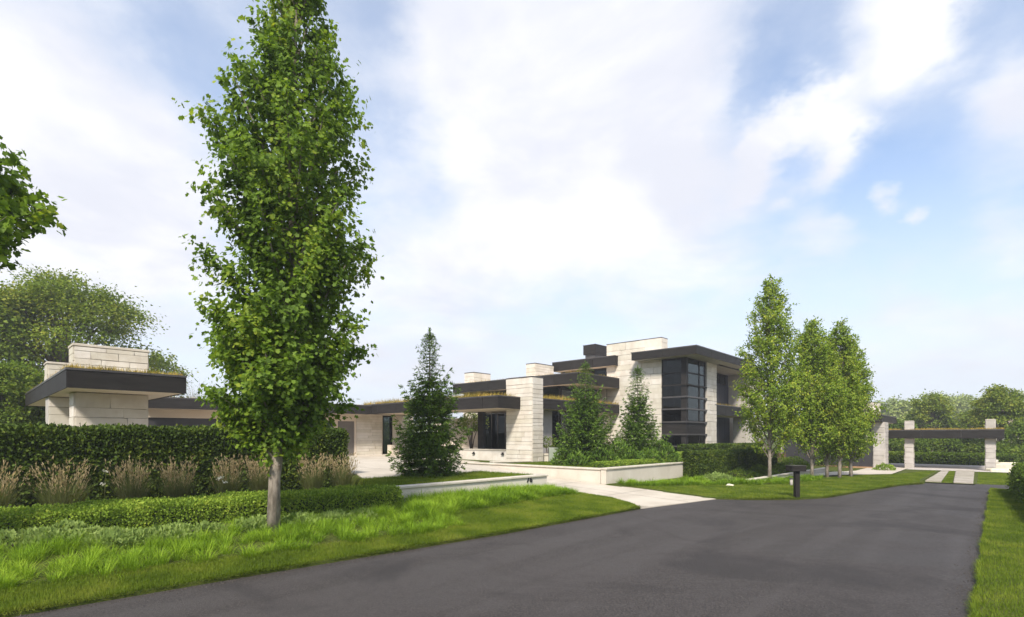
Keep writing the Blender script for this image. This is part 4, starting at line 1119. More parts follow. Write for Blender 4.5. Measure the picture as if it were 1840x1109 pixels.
# ---- clipped hedges
def hedge(name, label, plan_pts, widths, z0f, ztop, seed, mat, dens, leaf, cat='hedge', rough=.05, round_=.12, group=None, tmpl=None):
    """hedge along a polyline (uv), leafy skin over a solid core with inner shade in its colour"""
    P0 = [np.array(p, float) for p in plan_pts]; c = sum(P0)/len(P0)
    bx, by = UV(*c); t = thing(name, label, cat, (bx, by, z0f), group)
    g = np.random.default_rng(seed); core = MB(); PP, DD, NN = [], [], []
    w = widths; Ls = [np.linalg.norm(P0[i+1]-P0[i]) for i in range(len(P0)-1)]; tot = sum(Ls); cum = np.cumsum([0]+Ls)
    def at(s):
        k = min(np.searchsorted(cum, s, 'right')-1, len(Ls)-1); k = max(k, 0)
        d = (P0[k+1]-P0[k])/Ls[k]
        return P0[k]+d*(s-cum[k]), d
    h = ztop-z0f
    ins = .10
    lp, rp_ = [], []
    for i, p in enumerate(P0):
        d = (P0[min(i+1, len(P0)-1)]-P0[max(i-1, 0)]); d /= np.linalg.norm(d); n = np.array([-d[1], d[0]])
        e = p+d*(ins if i == 0 else -ins if i == len(P0)-1 else 0)
        lp.append(UV(*(e+n*ins))); rp_.append(UV(*(e+n*(w-ins))))
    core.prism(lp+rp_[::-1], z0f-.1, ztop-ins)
    core.build('shaded_twig_mass', twigcore, t)
    areas = [tot*h, tot*w, tot*h, w*h, w*h]
    for face, a in enumerate(areas):
        m = int(a*dens)
        if face == 2: m //= 6
        s = g.uniform(0, tot, m); q = np.array([np.concatenate(at(x)) for x in s]).reshape(-1, 4)
        d = q[:, 2:]; n = np.stack([-d[:, 1], d[:, 0]], 1)
        zr = g.uniform(0, h, m); wr = g.uniform(0, w, m)
        if face == 0: uv = q[:, :2]; z = zr; nl = -n; nz = np.zeros(m)
        elif face == 1: uv = q[:, :2]+n*wr[:, None]; z = np.full(m, h); nl = n*0; nz = np.ones(m)
        elif face == 2: uv = q[:, :2]+n*w; z = zr; nl = n; nz = np.zeros(m)
        else:
            e, d1 = at(0 if face == 3 else tot); n1 = np.array([-d1[1], d1[0]])
            uv = e+n1*wr[:, None]; z = zr; nl = np.tile(-d1 if face == 3 else d1, (m, 1)); nz = np.zeros(m)
            d = np.tile(d1, (m, 1)); n = np.tile(n1, (m, 1))
        # soften the arrises, lump the faces
        if face == 1:
            edge = np.minimum(wr, w-wr); z = z-np.clip(round_-edge, 0, None)*.7
        elif face in (0, 2): uv = uv-nl*(np.clip(round_-(h-z), 0, None)*.6)[:, None]
        else: uv = uv-nl*(np.clip(round_-(h-z), 0, None)*.6+np.clip(round_*1.5-np.minimum(wr, w-wr), 0, None)*.7)[:, None]
        ph = uv[:, 0]*2.3+uv[:, 1]*1.7
        off = rough*(np.sin(ph*1.3+z*3)+.7*np.sin(ph*3.7+z*6.1))*.5+g.normal(0, rough*.55, m)-.02
        uv = uv+nl*off[:, None]; z = z+nz*off
        p = uv_world(uv, z0f+z)
        nw_ = np.stack([nl[:, 0]*UX-nl[:, 1]*UY, nl[:, 0]*UY+nl[:, 1]*UX, nz], 1)
        PP.append(p); NN.append(unit(nw_+g.normal(0, .55, (m, 3)))); DD.append(unit(nw_*.6+np.array([0, 0, .55])+g.normal(0, .55, (m, 3))))
    PP, NN, DD = map(np.concatenate, (PP, NN, DD))
    instance_mesh('foliage', PP, DD, NN, leaf*g.uniform(.6, 1.35, len(PP)), tmpl or T_leaf(.36), mat, t, kind='stuff')
    return t
hedge('tall_hedge', 'tall dark clipped yew hedge behind the feathery grasses', [(-3.5, 18.1), (0, 17.9), (10.3, 17.5)], 1.5, .33, 2.37, 71, m_yew, 1500, .084, rough=.085)
hedge('low_hedge', 'long low clipped box hedge in front of the feathery grasses', [(-3, 13.25), (.8, 12.75), (5, 12.1), (8.3, 11.45)], 1.35, .33, .82, 72, m_box, 3000, .046, rough=.055, round_=.14)
hedge('box_hedge', 'waist high square clipped hedge at the end of the retaining wall', [(26.0, 11.0), (34.5, 9.9)], 1.05, .03, 1.40, 73, m_yew, 1100, .085, rough=.03)
hedge('back_hedge', 'clipped hedge behind the square hedge and below the dark bay', [(33, 14.4), (44, 13.6)], 1.2, .3, 1.62, 74, m_yew, 500, .11, rough=.03)
hedge('ground_hedge', 'knee high yellow green clipped hedge along the top of the retaining wall', [(19.5, 12.45), (29.5, 12.45)], .75, .78, 1.08, 75, m_box, 1500, .05, rough=.025)
hedge('ground_hedge', 'second low clipped hedge just below the glazed tower', [(28.5, 14.0), (36, 14.3)], .8, .8, 1.22, 76, m_box, 900, .06, rough=.03)
hedge('verge_hedge', 'bright rounded hedge at the right edge beyond the grass verge', [(17.5, -2.4), (23, -2.15), (28.6, -1.85)], 1.5, .0, 1.18, 77, m_shrub, 1300, .075, rough=.10, round_=.4)

# ---- feather reed grass clumps in front of the yew
def reed(name, label, base, seed, w=1.0):
    g = np.random.default_rng(seed); t = thing(name, label, 'ornamental grass', base, 'feather reed grasses along the tall hedge')
    b = np.array(base); n = 520
    rad = np.sqrt(g.uniform(0, 1, n))*.30*w; az = g.uniform(0, 6.28, n)
    p = b+np.stack([rad*np.cos(az), rad*np.sin(az), np.zeros(n)], 1)
    blades('foliage', p, az+g.normal(0, .6, n), g.uniform(.02, .35, n)+rad*.5, g.uniform(.55, 1.08, n), np.full(n, .011), m_reed, t, 3, .75, kind='stuff')
    n = 105
    rad = np.sqrt(g.uniform(0, 1, n))*.20*w; az = g.uniform(0, 6.28, n)
    p = b+np.stack([rad*np.cos(az), rad*np.sin(az), np.zeros(n)], 1); hd = az+g.normal(0, .4, n)
    lean = .02+rad*.80+np.abs(g.normal(0, .10, n))*w; ln = g.uniform(.72, 1.28, n)
    blades('stalks', p, hd, lean, ln, np.full(n, .008), m_reed, t, 3, .28, kind='stuff')
    # plumes at the top third of each stalk
    th = lean+.28*(.5+lean)*.5; dirx = np.stack([np.cos(hd)*np.sin(th), np.sin(hd)*np.sin(th), np.cos(th)], 1)
    top = p+dirx*ln[:, None]
    k = 7; f = g.uniform(-.28, .06, (n, k))
    pp = top[:, None, :]+dirx[:, None, :]*f[..., None]+g.normal(0, .010, (n, k, 3))
    dd = unit((dirx[:, None, :]+g.normal(0, .20, (n, k, 3))).reshape(-1, 3))
    instance_mesh('seed_head', pp.reshape(-1, 3), dd, rdirs(g, n*k), g.uniform(.05, .11, n*k), T_leaf(.085), m_plume, t, kind='stuff')
    return t
reeds = [(-14, 'feather grass clump cut by the left edge of the picture'), (111, 'widest feather grass clump, left of the roof corner pier'), (237, 'feather grass clump below the corner stone pier'), (318, 'feather grass clump just right of the stone pier line'),
         (408, 'feather grass clump with white flowers, left of the maple trunk'), (467, 'feather grass clump half hidden by the maple trunk'), (562, 'pale feather grass clump near the end of the tall hedge'), (616, 'last feather grass clump, leaning out past the end of the tall hedge')]
for i, (px, lab) in enumerate(reeds):
    t_ = (px-920)/F; v = 16.35-.4*(i/8); Y = v/(-UY*t_+UX); x, y = PX(px, Y)
    reed('reed_grass', lab, (x, y, float(G(*toUV(x, y)))), 80+i, [.9, 1.0, .72, .72, .70, .6, .72, .8][i])
g = np.random.default_rng(5)
for i, (px, py, Y) in enumerate(((12, 905, 12.3), (16, 911, 12.2), (398, 858, 14.4), (404, 866, 14.3), (392, 861, 14.5), (187, 870, 13.2), (189, 846, 13.4))):
    x, y = PX(px, Y); z = ZY(py, Y)
    p = np.tile([x, y, z], (12, 1))+g.normal(0, .02, (12, 3))
    t = thing('white_flower', ['white flower at the far left among the grasses, upper one', 'white flower at the far left among the grasses, lower one', 'white flower in the clump left of the maple trunk, middle one', 'white flower in the clump left of the maple trunk, lowest one', 'white flower in the clump left of the maple trunk, leftmost one', 'white flower low between the two left clumps', 'white flower high between the two left clumps'][i], 'flower', (x, y, z-.5), 'white flowers among the grasses')
    MB().tube([(x, y, z-.5), (x+.02, y, z)], .006, 4).build('stem', MATS['reed_stems'], t)
    instance_mesh('bloom', p, rdirs(g, 12), rdirs(g, 12), np.full(12, .05), T_leaf(.4), m_bloom, t, kind='stuff')

# ---- beds of lilyturf and sage
def bed(name, label, poly, n, seed, ln, wd, mat, seg=3, clump=.15, droop=1.25, per=110):
    g = np.random.default_rng(seed)
    nc = max(1, n//per); c = sample_poly(poly, nc, g); q = np.repeat(c, per, 0)+g.normal(0, clump*.42, (nc*per, 2))
    m = len(q); z = np.maximum(GM(q[:, 0], q[:, 1]), GL(q[:, 0], q[:, 1])); z = np.where(road_v(q[:, 0]) > q[:, 1], 0, z)
    sc_ = np.repeat(g.uniform(.62, 1.30, nc), per)*(1+.12*np.sin(q[:, 0]*1.9)*np.cos(q[:, 1]*2.3))
    cw = uv_world(c, np.zeros(nc)); pw = uv_world(q, z); rel = pw[:, :2]-np.repeat(cw[:, :2], per, 0)
    hd = np.arctan2(rel[:, 1], rel[:, 0])+g.normal(0, .7, m)
    o = blades(name, pw, hd, np.clip(np.linalg.norm(rel, axis=1)*4.2, 0, .8)+np.abs(g.normal(.02, .16, m)), ln*sc_*g.uniform(.6, 1.15, m), wd*g.uniform(.7, 1.2, m), mat, None, seg, droop, kind='stuff')
    o['label'] = label
    return o
bed('lilyturf', 'bright lilyturf bed along the verge in front of the low hedge', [(-7, 10.6), (.64, 9.85), (3.8, 9.50), (8.0, 9.02), (8.6, 9.3), (8.6, 11.2), (5, 11.5), (-7, 12.8)], 54000, 101, .31, .0085, m_liri)
bed('lilyturf', 'bright lilyturf bed below the numbered wall', [(8.0, 9.9), (9.1, 10.35), (13.4, 10.63), (13.4, 12.1), (8.2, 12.1)], 30000, 102, .37, .011, m_liri)
bed('lilyturf', 'low end of the lilyturf bed under the house number', [(13.3, 10.62), (15.2, 10.75), (15.3, 11.4), (15.0, 12.1), (13.3, 12.1)], 11000, 104, .27, .011, m_liri)
bed('lilyturf', 'lilyturf bed below the retaining wall and square hedge', [(19.15, 10.9), (21, 10.2), (23.5, 8.6), (25.5, 7.2), (30, 6.2), (30, 7.6), (25.2, 8.2), (25.4, 10.9), (19.15, 11.9)], 19000, 103, .30, .016, m_liri)
SAGE = [(20, 10.2), (112, 10.5), (212, 10.8), (310, 11.1), (372, 11.4), (458, 11.7), (540, 12.1), (600, 12.6), (655, 13.2)]
SL = ['pale sage mound at the left edge', 'largest pale sage mound, second from the left edge', 'pale sage mound below the wide feather grass clump', 'pale sage mound midway along the low hedge', 'small pale sage mound left of the maple trunk', 'pale sage mound touching the left side of the maple trunk', 'pale sage mound just right of the maple trunk', 'small pale sage mound further right of the trunk', 'last pale sage mound by the rounded hedge end']
for i, (px, Y) in enumerate(SAGE):
    t_ = (px-920)/F
    v = 11.85-.75*(i/8)+(0.55 if i < 2 else 0); Y = v/(-UY*t_+UX); x, y = PX(px, Y)
    mound('sage_plant', SL[i], 'plant', (x, y, float(G(*toUV(x, y)))-.02), [.38, .58, .52, .52, .34, .42, .42, .4, .4][i], [.24, .29, .24, .24, .22, .24, .22, .2, .2][i], 110+i, m_sage, .085, 420, 'pale sage mounds along the low hedge', None, .2, .9)
x, y = PX(1292, 24.6); mound('sage_plant', 'pale green mound at the corner of the square hedge', 'plant', (x, y, .05), .75, .42, 121, m_sage, .10, 260, 'pale sage mounds along the low hedge')
for i, (px, Y, rx, rz, lab) in enumerate(((1330, 28.0, .9, .42, 'low green shrub between square hedge and path wall'), (1362, 30.0, 1.0, .5, 'low green shrub behind the leftmost young tree'), (1400, 32.0, 1.1, .55, 'low green shrub behind the mailbox'), (1425, 35, 1.1, .8, 'green shrub above the path wall behind the mailbox'), (1500, 38, 1.2, 1.3, 'dark shrub behind the young trees'), (1590, 34, .55, .40, 'small round yellow green shrub at the foot of the grey pier'))):
    x, y = PX(px, Y); mound('low_shrub', lab, 'shrub', (x, y, .05), rx, rz, 130+i, m_box if i == 5 else m_shrub, .10, 170, 'low shrubs around the path')
# small tree in the entry court, potted plants by the glazing
def small_tree(name, label, base, h, r, seed, mat, leaf, n, bark=wood2, cat='tree', clear=.35, group=None):
    g = np.random.default_rng(seed); t = thing(name, label, cat, base, group); b = np.array(base); mb = MB()
    tips = []
    for k in range(5):
        az = k*1.256+g.uniform(-.4, .4); out = np.array([math.cos(az), math.sin(az), 0])
        pts = [b+out*.05, b+out*r*.18+[0, 0, h*clear*.7], b+out*r*.45+[0, 0, h*(clear+.2)], b+out*r*.75+[0, 0, h*.9]]
        mb.tube(pts, [.045*h/2.4, .035*h/2.4, .022*h/2.4, .008], 5); tips += pts[2:]
    mb.build('trunk', bark, t, True)
    d = rdirs(g, n); p = b+np.array([0, 0, h*(clear+1)/2])+d*np.array([r, r, h*(1-clear)/2])*(g.uniform(.25, 1.05, n)**.5)[:, None]*(1+.2*np.sin(d[:, :1]*6+seed))
    instance_mesh('crown', p, unit(d+g.normal(0, .7, (n, 3))), unit(np.array([0, 0, 1.])+g.normal(0, .6, (n, 3))), leaf*g.uniform(.6, 1.3, n), T_leaf(.34), mat, t, kind='stuff')
    return t
x, y = PX(847, 34.6); small_tree('courtyard_tree', 'small dark multi stem tree in the entry court under the canopy', (x, y, 1.4), 2.4, 1.0, 141, m_tree, .11, 1900, clear=.42)
x, y = PX(984, 30.6); small_tree('potted_plant', 'small dark potted plant right of the tall pillar', (x, y, 1.25), .95, .45, 142, m_tree, .09, 420, cat='plant')
pt = thing('planter_box', 'square grey green planter box right of the tall pillar', 'planter', (*PX(995, 29.8), .78))
x, y = PX(995, 29.8); pp_ = rect((x-.28, y-.28), (x+.34, y-.28), 0, .6)
MB().prism(pp_, .78, 1.60).build('box', solid('grey_green_paint', (.23, .26, .20), (.27, .30, .24), .6), pt, bevel=.02)
MB().prism(offset_plan(pp_, .05), 1.601, 1.62).build('soil', soil, pt)
pt = thing('plant_bench', 'low pale stone bench under the potted plant', 'bench', (*PX(983, 30.4), .78))
x, y = PX(984, 30.6); MB().prism(rect((x-.5, y-.3), (x+.4, y-.3), 0, .6), .78, 1.14).build('bench_body', limestone2, pt); MB().prism(rect((x-.54, y-.34), (x+.42, y-.34), 0, .68), 1.141, 1.25).build('bench_top', coping, pt)

# ---- mown grass
def lawn(name, label, poly, n, seed, ln=.05, wd=.007, zf=None):
    g = np.random.default_rng(seed); q = sample_poly(poly, n, g); z = np.maximum(GM(q[:, 0], q[:, 1]), GL(q[:, 0], q[:, 1])+.01)
    if zf: z = zf(q[:, 0], q[:, 1])
    m = len(q)
    o = blades(name, uv_world(q, z-.005), g.uniform(0, 6.28, m), np.abs(g.normal(0, .45, m)), ln*g.uniform(.5, 1.3, m), np.full(m, wd)*g.uniform(.9, 1.6, m), m_lawn, None, 1, .8, kind='stuff')
    o['label'] = label; return o
le = [(u, float(road_v(u))+.01) for u in (-6, -2, .68, 2, 3.52, 6, 8.58, 11, 14.6)]
lawn('lawn_grass', 'mown grass verge along the left side of the road', [(u, v) for u, v in le if u <= 8.6]+[(8.2, 9.15), (3.8, 9.65), (.64, 10.0), (-6, 10.75)], 120000, 201, .062, .0075)
lawn('lawn_grass', 'mown lawn tip between road, driveway and numbered wall', [(8.0, 8.3), (11, 8.16), (14.55, 8.08), (15.2, 8.8), (15.5, 9.6), (15.55, 11), (15.2, 10.85), (9.1, 10.45), (8.0, 9.9)], 95000, 202, .055, .010)
lawn('lawn_grass', 'mown lawn between road and the five young trees', [(18.75, 7.4), (19.25, 6.5), (20.4, 5.32), (21.75, 4.62), (25.5, 4.02), (29.4, 3.32), (31.3, 2.68), (33.3, 2.9), (43, 2.9), (37.2, 4.4), (34, 6.3), (30, 6.6), (25.5, 7.3), (23.5, 8.7), (21, 10.3), (19.15, 10.9), (18.95, 8.4)], 110000, 203, .05, .013)
lawn('lawn_grass', 'mown grass verge right of the road', [(2, .23), (29.9, .23), (28.6, -1.3), (17, -1.4), (2, -2.2)], 120000, 204, .055, .009, lambda u, v: np.full_like(u, .052))
lawn('lawn_grass', 'mown grass strip on top of the numbered wall', [(8.2, 12.5), (15.0, 12.5), (15.0, 15.6), (9.2, 15.6), (8.2, 14.5)], 26000, 205, .10, .016, GM)
lawn('lawn_grass', 'mown grass beside the plank path at the road end', [(33.1, -.6), (43.4, -.4), (43.4, .9), (32.4, .72)], 12000, 206, .05, .016, GM)
lawn('lawn_grass', 'grass stripe between the two rows of planks', [(32.4, 1.6), (43.4, 2.0), (43.4, 2.28), (32.4, 2.0)], 4500, 207, .05, .016, lambda u, v: np.full_like(u, .04))
lawn('lawn_grass', 'grass around the foot of the tall pillar', [(19.3, 13.3), (26, 13.3), (26, 18.5), (19.3, 18.5)], 16000, 208, .08, .02, GM)

# blades that hang over the road edge, and grit lying along it
def fringe(name, label, pts, n, seed, inward):
    g = np.random.default_rng(seed); P = np.array(pts, float); k = g.integers(0, len(P)-1, n); f = g.uniform(0, 1, n)[:, None]
    seg = np.linalg.norm(P[1:]-P[:-1], axis=1); k = g.choice(len(P)-1, n, p=seg/seg.sum())
    q = P[k]*(1-f)+P[k+1]*f; d = (P[k+1]-P[k])/seg[k][:, None]; nn = np.stack([-d[:, 1], d[:, 0]], 1)*inward
    wig = .035*np.sin(q[:, :1]*3.1)+.03*np.sin(q[:, :1]*9.7+1)
    q = q+nn*(np.abs(g.normal(0, .035, (n, 1)))+np.maximum(wig, 0)*.5-.01)
    ow = np.arctan2(-nn[:, 0]*UY-nn[:, 1]*UX, -(nn[:, 0]*UX-nn[:, 1]*UY))
    o = blades(name, uv_world(q, np.full(n, .04)), ow+g.normal(0, .8, n), g.uniform(.2, 1.2, n), g.uniform(.04, .12, n)*(1+np.sin(q[:, 0]*2.3)*.4), np.full(n, .008), m_lawn, None, 2, 1.0, kind='stuff')
    o['label'] = label
fringe('edge_grass', 'ragged grass hanging over the left road edge', [(u, float(road_v(u))) for u in (-4, .68, 3.52, 6, 8.58, 11, 14.6)], 9000, 211, 1)
fringe('edge_grass', 'ragged grass hanging over the right road edge', [(2, .235), (29.9, .235)], 12000, 212, -1)
fringe('edge_grass', 'ragged grass at the lawn edge by the mailbox', [(18.72, 7.34), (19.2, 6.41), (20.3, 5.25), (21.7, 4.55), (25.5, 3.95), (29.4, 3.25), (31.2, 2.58)], 6000, 213, 1)
g = np.random.default_rng(17); n = 2200
q = np.concatenate([np.stack([g.uniform(3, 29, n//2), .26+np.abs(g.normal(0, .10, n//2))], 1), np.stack([g.uniform(-2, 14, n//2), np.zeros(n//2)], 1)])
q[n//2:, 1] = road_v(q[n//2:, 0])-.02-np.abs(g.normal(0, .10, n//2))
tet = (np.array([(1, 1, .8), (-1, -1, .8), (-1, 1, -.5), (1, -1, -.5)])*.5, [[0, 1, 2], [0, 3, 1], [0, 2, 3], [1, 3, 2]])
o = instance_mesh('road_grit', uv_world(q, np.full(n, .004)), rdirs(g, n), rdirs(g, n), g.uniform(.006, .02, n)*np.where(g.uniform(0, 1, n) > .97, 1.8, 1), tet, solid('grit', (.05, .043, .037), (.11, .095, .08), .9), None, kind='stuff')
# ------------------------------------------------------------------ small things by the road
mbx = thing('mailbox', 'dark bronze T shaped mailbox on a square post at the lawn edge', 'mailbox', (*PX(1434, 18.7), .04))
x, y = PX(1434, 18.7); md = Vector((math.cos(.12), math.sin(.12))); mn = Vector((-md.y, md.x)); c = Vector((x, y))
prism('post', rect(c-md*.078, c+md*.078, 0, .15), -.1, .985, bronze, mbx, bevel=.006)
bb = prism('box', rect(c-md*.26, c+md*.26, -.09, .32), .986, 1.175, bronze, mbx, bevel=.01)
prism('lid', rect(c-md*.272, c+md*.272, -.10, .33), 1.176, 1.19, bronze2, bb)
prism('flag', rect(c+md*.261, c+md*.275, .0, .16), 1.02, 1.11, iron, bb)
prism('door', rect(c-md*.24, c+md*.24, -.097, -.0905), 1.0, 1.16, bronze, bb)
x, y = PX(1422, 23.2); bl = thing('path_light', 'short pale bollard light beside the low path wall', 'light', (x, y, .05))
MB().tube([(x, y, 0), (x, y, .36)], .06, 10).build('stem', pierstone, bl, True); MB().tube([(x, y, .36), (x, y, .40)], .085, 12).build('hood', bronze2, bl)
x, y = PX(1311.5, 22.9)
rk = bmesh.new(); bmesh.ops.create_icosphere(rk, subdivisions=2, radius=1)
r_ = random.Random(3)
for v in rk.verts: v.co *= r_.uniform(.82, 1.1)
rk.transform(Matrix.Diagonal((.17, .12, .085, 1)))
rm = bpy.data.meshes.new('rock'); rk.to_mesh(rm); rk.free(); rm.materials.append(boulder)
o = bpy.data.objects.new('rock', rm); o.location = (x, y, .10); link(o); tag(o, 'pale yellowish rock lying at the edge of the lilyturf bed', 'rock')
mu = draped('mulch_bed', [(-7, 13.0), (.8, 12.2), (7.7, 11.4), (7.8, 12.6), (9.2, 15.6), (10.1, 17.5), (10.1, 18.5), (-7, 19.3)], .5, .02, soil)

# ------------------------------------------------------------------ background trees
def broad_tree(name, label, base, h, r, seed, mat, leaf, ncl, per, group=None, clear=.25, flat=.55, bark=wood2, sub=.26, tz=1.0, parts=True):
    g = np.random.default_rng(seed); t = thing(name, label, 'tree', base, group); b = np.array(base); mb = MB()
    # leaf clumps on a spreading crown
    d = rdirs(g, ncl); d[:, 2] = np.where(d[:, 2] < -.35, -d[:, 2], d[:, 2])
    rr = g.uniform(.30, 1.0, ncl)**.45
    hz = h*(1-clear)/2
    cen = b+np.array([0, 0, h*clear+hz])+d*np.array([r, r, hz])*rr[:, None]
    mb.tube([b+[0, 0, -.2], b+[0, 0, h*clear], b+[.02*h, 0, h*.6], b+[0, 0, h*.85]], [.030*h, .024*h, .014*h, .004*h], 8)
    for k in range(0, ncl, max(1, ncl//26)):
        q = cen[k]; j = b+np.array([0, 0, h*(clear*.8+.35*g.uniform(0, 1))]); mid = (j+q)/2+np.array([0, 0, .05*h])
        mb.tube([j, mid, q], [.010*h, .007*h, .002*h], 5, False)
    mb.build('trunk', bark, t, True)
    cr = sub*r*g.uniform(.6, 1.3, ncl)
    e = g.normal(0, .5, (ncl, per, 3))*np.array([1, 1, flat])
    p = cen[:, None, :]+e*cr[:, None, None]
    n = ncl*per
    dd = unit((e+g.normal(0, .5, (ncl, per, 3))+np.array([0, 0, -.15])).reshape(-1, 3))
    instance_mesh('crown', p.reshape(-1, 3), dd, unit(np.array([0, 0, 1.])+g.normal(0, .55, (n, 3))), leaf*g.uniform(.6, 1.35, n), T_leaf(.38), mat, t, kind='stuff')
    return t
def bt(name, px, pbase, ptop, Y, wpx, seed, label, mat=m_tree, leaf=.22, ncl=90, per=120, group=None, z0=None, **kw):
    x, y = PX(px, Y); z0 = (0.6 if px < 700 else 0.0) if z0 is None else z0
    return broad_tree(name, label, (x, y, z0), ZY(ptop, Y)-z0, wpx/F*Y/2, seed, mat, leaf, ncl, per, group, **kw)
gb = 'trees behind the garage wing'
bt('oak_tree', 118, 770, 500, 40, 265, 301, 'large spreading tree behind the garage wing', leaf=.19, ncl=210, per=170, group=gb, clear=.22, sub=.25, flat=.42)
bt('oak_tree', -50, 770, 520, 36, 220, 302, 'spreading tree cut by the left edge behind the wing', leaf=.24, ncl=90, per=110, group=gb, clear=.2)
bt('oak_tree', 285, 770, 632, 52, 95, 303, 'small rounded tree showing right of the stone roof block', leaf=.22, ncl=60, per=70, group=gb, clear=.3)
for i, (px, ptop, Y, w, lab) in enumerate(((8, 652, 27, 95, 'dense tall evergreen at the far left behind the hedge'), (48, 656, 29, 85, 'dense evergreen below the spreading tree'), (88, 672, 31, 80, 'dense evergreen just left of the garage wing roof'))):
    bt('arborvitae', px, 770, ptop, Y, w, 310+i, lab, m_shrub, .15, 110, 90, 'evergreens left of the garage wing', clear=.02, flat=1.0)
# thin bare shrub seen over the garage roof
x, y = PX(352, 44); g = np.random.default_rng(8); sh = thing('bare_shrub', 'thin pale twiggy shrub showing above the garage roof', 'shrub', (x, y, 3.0)); mb = MB()
for k in range(26):
    az = g.uniform(0, 6.28); sp = g.uniform(.1, 1.1); top = (x+math.cos(az)*sp, y+math.sin(az)*sp, 3+g.uniform(2.4, 4.2))
    mb.tube([(x, y, 3), ((x+top[0])/2+.1, (y+top[1])/2, 4.6), top], [.02, .014, .006], 4)
mb.build('twigs', wood, sh, kind='stuff')
m = 900; p = np.array([x, y, 5.0])+g.normal(0, 1, (m, 3))*np.array([.75, .75, .75]); instance_mesh('foliage', p, rdirs(g, m), rdirs(g, m), .09*g.uniform(.5, 1.3, m), T_leaf(.25), m_liri if False else m_reed, sh, kind='stuff')
gr = 'trees beyond the carport'
bt('round_tree', 1672, 838, 706, 62, 66, 320, 'round topped tree standing above the carport roof', m_tree, .20, 110, 90, gr, clear=.15)
bt('tall_tree', 1797, 838, 696, 50, 82, 321, 'taller bushy tree right of the carport pillar', m_tree, .20, 130, 100, gr, clear=.10)
bt('tall_tree', 1836, 838, 760, 44, 60, 322, 'lower bushy tree at the right edge behind the verge hedge', m_shrub, .18, 80, 90, gr, clear=.05)
bt('round_tree', 1752, 838, 738, 60, 60, 323, 'small bushy tree between the round tree and the right pillar', m_tree, .20, 70, 90, gr, clear=.1)
bt('round_tree', 1618, 838, 752, 58, 50, 325, 'small tree behind the left carport pillar', m_shrub, .20, 60, 80, gr, clear=.1)
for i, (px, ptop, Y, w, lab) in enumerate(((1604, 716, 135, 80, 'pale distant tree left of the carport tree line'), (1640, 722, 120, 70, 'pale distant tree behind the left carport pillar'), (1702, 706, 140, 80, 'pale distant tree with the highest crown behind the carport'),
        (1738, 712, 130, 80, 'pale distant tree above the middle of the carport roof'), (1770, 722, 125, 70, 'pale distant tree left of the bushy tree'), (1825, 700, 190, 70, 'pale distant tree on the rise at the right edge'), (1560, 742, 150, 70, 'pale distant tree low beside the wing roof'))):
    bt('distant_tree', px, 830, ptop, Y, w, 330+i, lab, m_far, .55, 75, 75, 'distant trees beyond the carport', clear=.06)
for i, (px, ptop, Y, w, lab) in enumerate(((1603, 782, 54, 46, 'leafy shrub behind the carport, leftmost'), (1640, 788, 52, 46, 'leafy shrub behind the carport, left of centre'), (1668, 780, 54, 48, 'leafy shrub behind the middle of the carport'), (1700, 786, 52, 46, 'leafy shrub behind the carport, right of centre'), (1735, 784, 53, 46, 'leafy shrub behind the carport near the right pillar'), (1762, 790, 51, 40, 'leafy shrub right behind the right carport pillar'), (1808, 800, 44, 50, 'leafy shrub right of the carport pillar'), (1835, 806, 40, 40, 'leafy shrub at the end of the verge hedge'))):
    bt('leafy_shrub', px, 838, ptop, Y, w, 340+i, lab, m_shrub, .16, 60, 90, 'leafy shrubs behind the carport', clear=.02, flat=.9)
hedge('low_screen_hedge', 'low dark hedge along the back edge of the carport floor', [(53.4, -1.0), (53.6, 9.0)][::-1], 1.0, 0, .85, 360, m_shrub, 260, .14)
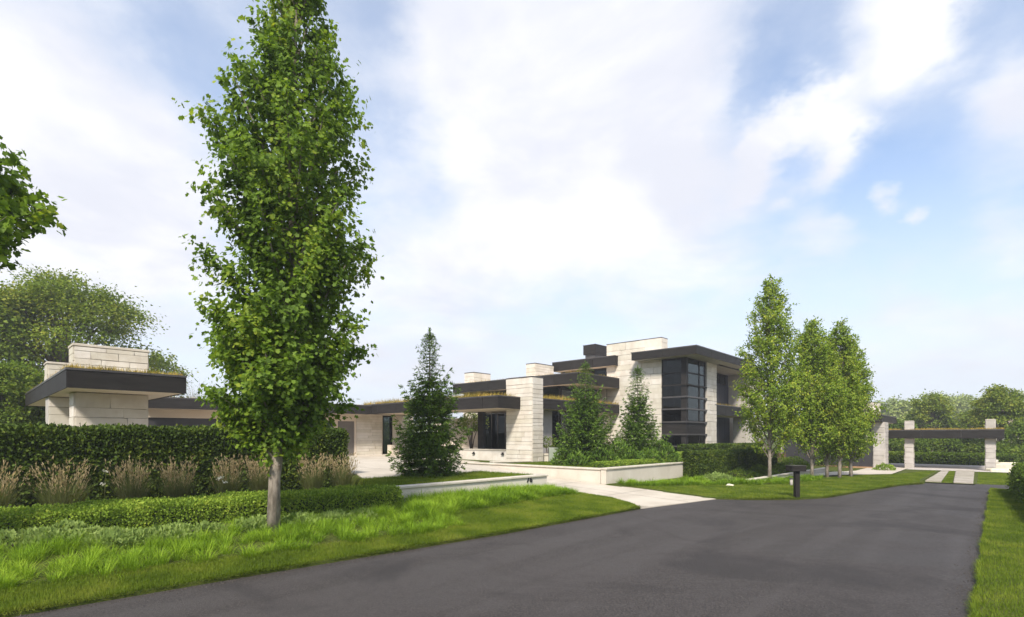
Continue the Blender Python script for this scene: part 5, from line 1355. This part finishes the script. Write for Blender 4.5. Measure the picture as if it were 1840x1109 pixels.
# neighbour's roof at the right edge
nx, ny = PX(1852, 72); nh = thing('neighbour_house', 'neighbouring house with brown pitched roof at the right edge', 'house', (nx, ny, 0))
prism('wall', rect((nx-2.2, ny), (nx+5, ny+1), 0, 6), 0, 3.6, stucco, nh)
rb = MB(); A_ = [(nx-2.8, ny-.5, 3.5), (nx+5.5, ny+.6, 3.5), (nx+5.5, ny+3.6, 6.2), (nx-2.2, ny+2.7, 6.2)]
rb.poly(A_); rb.poly([(nx+5.5, ny+3.6, 6.2), (nx-2.2, ny+2.7, 6.2), (nx-2.8, ny+6.8, 3.5), (nx+5.5, ny+7, 3.5)][::-1]); rb.poly([A_[0], A_[3], (nx-2.8, ny+6.8, 3.5)])
rb.build('roof', solid('brown_shingle', (.16, .11, .09), (.22, .16, .13), .9, 8), nh)
prism('window', rect((nx-.9, ny+.05), (nx+.3, ny+.20), 0, .1), 1.4, 2.7, darkpanel, nh)
# far wooded rise closing the horizon
g = np.random.default_rng(3)
az = np.linspace(math.radians(-80), math.radians(80), 120); D0 = 330
pr = []
for j, (dd, hh) in enumerate(((0, -1), (40, 9), (90, 13), (160, 4))):
    hgt = hh*(1+.25*np.sin(az*9+j)+.12*np.sin(az*23+1)) if hh > 0 else np.full(len(az), -1.0)
    pr.append(np.stack([np.sin(az)*(D0+dd), np.cos(az)*(D0+dd), hgt*np.where(az > .5, 1.15, .75)], 1))
pr = np.stack(pr, 0); n_ = len(az); idx = np.arange(4*n_).reshape(4, n_)
qd = np.stack([idx[:-1, :-1], idx[:-1, 1:], idx[1:, 1:], idx[1:, :-1]], -1).reshape(-1, 4)
hme = mesh_np('hills', pr.reshape(-1, 3), qd.ravel(), np.arange(len(qd))*4, solid('woodland_ground', (.035, .055, .018), (.06, .08, .025), .95, .05), True)
tag(link(bpy.data.objects.new('hills', hme)), kind='structure')
m = 26000; a_ = g.uniform(math.radians(-60), math.radians(60), m); k_ = g.uniform(0, 100, m)
zz_ = np.interp(k_, [0, 40, 90, 100], [-1, 9, 13, 12])*np.where(a_ > .5, 1.15, .75)*.95
p = np.stack([np.sin(a_)*(D0+k_-2), np.cos(a_)*(D0+k_-2), zz_+np.abs(g.normal(0, 1.6, m))], 1)
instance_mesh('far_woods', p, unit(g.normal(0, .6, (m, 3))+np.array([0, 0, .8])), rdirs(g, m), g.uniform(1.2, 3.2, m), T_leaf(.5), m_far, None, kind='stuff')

# ------------------------------------------------------------------ air
mh_, t, o = new_mat('air')
pv = N(t, 'ShaderNodeVolumePrincipled'); pv.inputs['Color'].default_value = (.93, .95, 1, 1); pv.inputs['Density'].default_value = 0.0010
pv.inputs['Anisotropy'].default_value = 0.2
L(t, pv.outputs[0], o.inputs['Volume'])
hz = MB().prism([(-700, -700), (700, -700), (700, 700), (-700, 700)], -3, 40).build('haze', mh_, None); hz['kind'] = 'stuff'
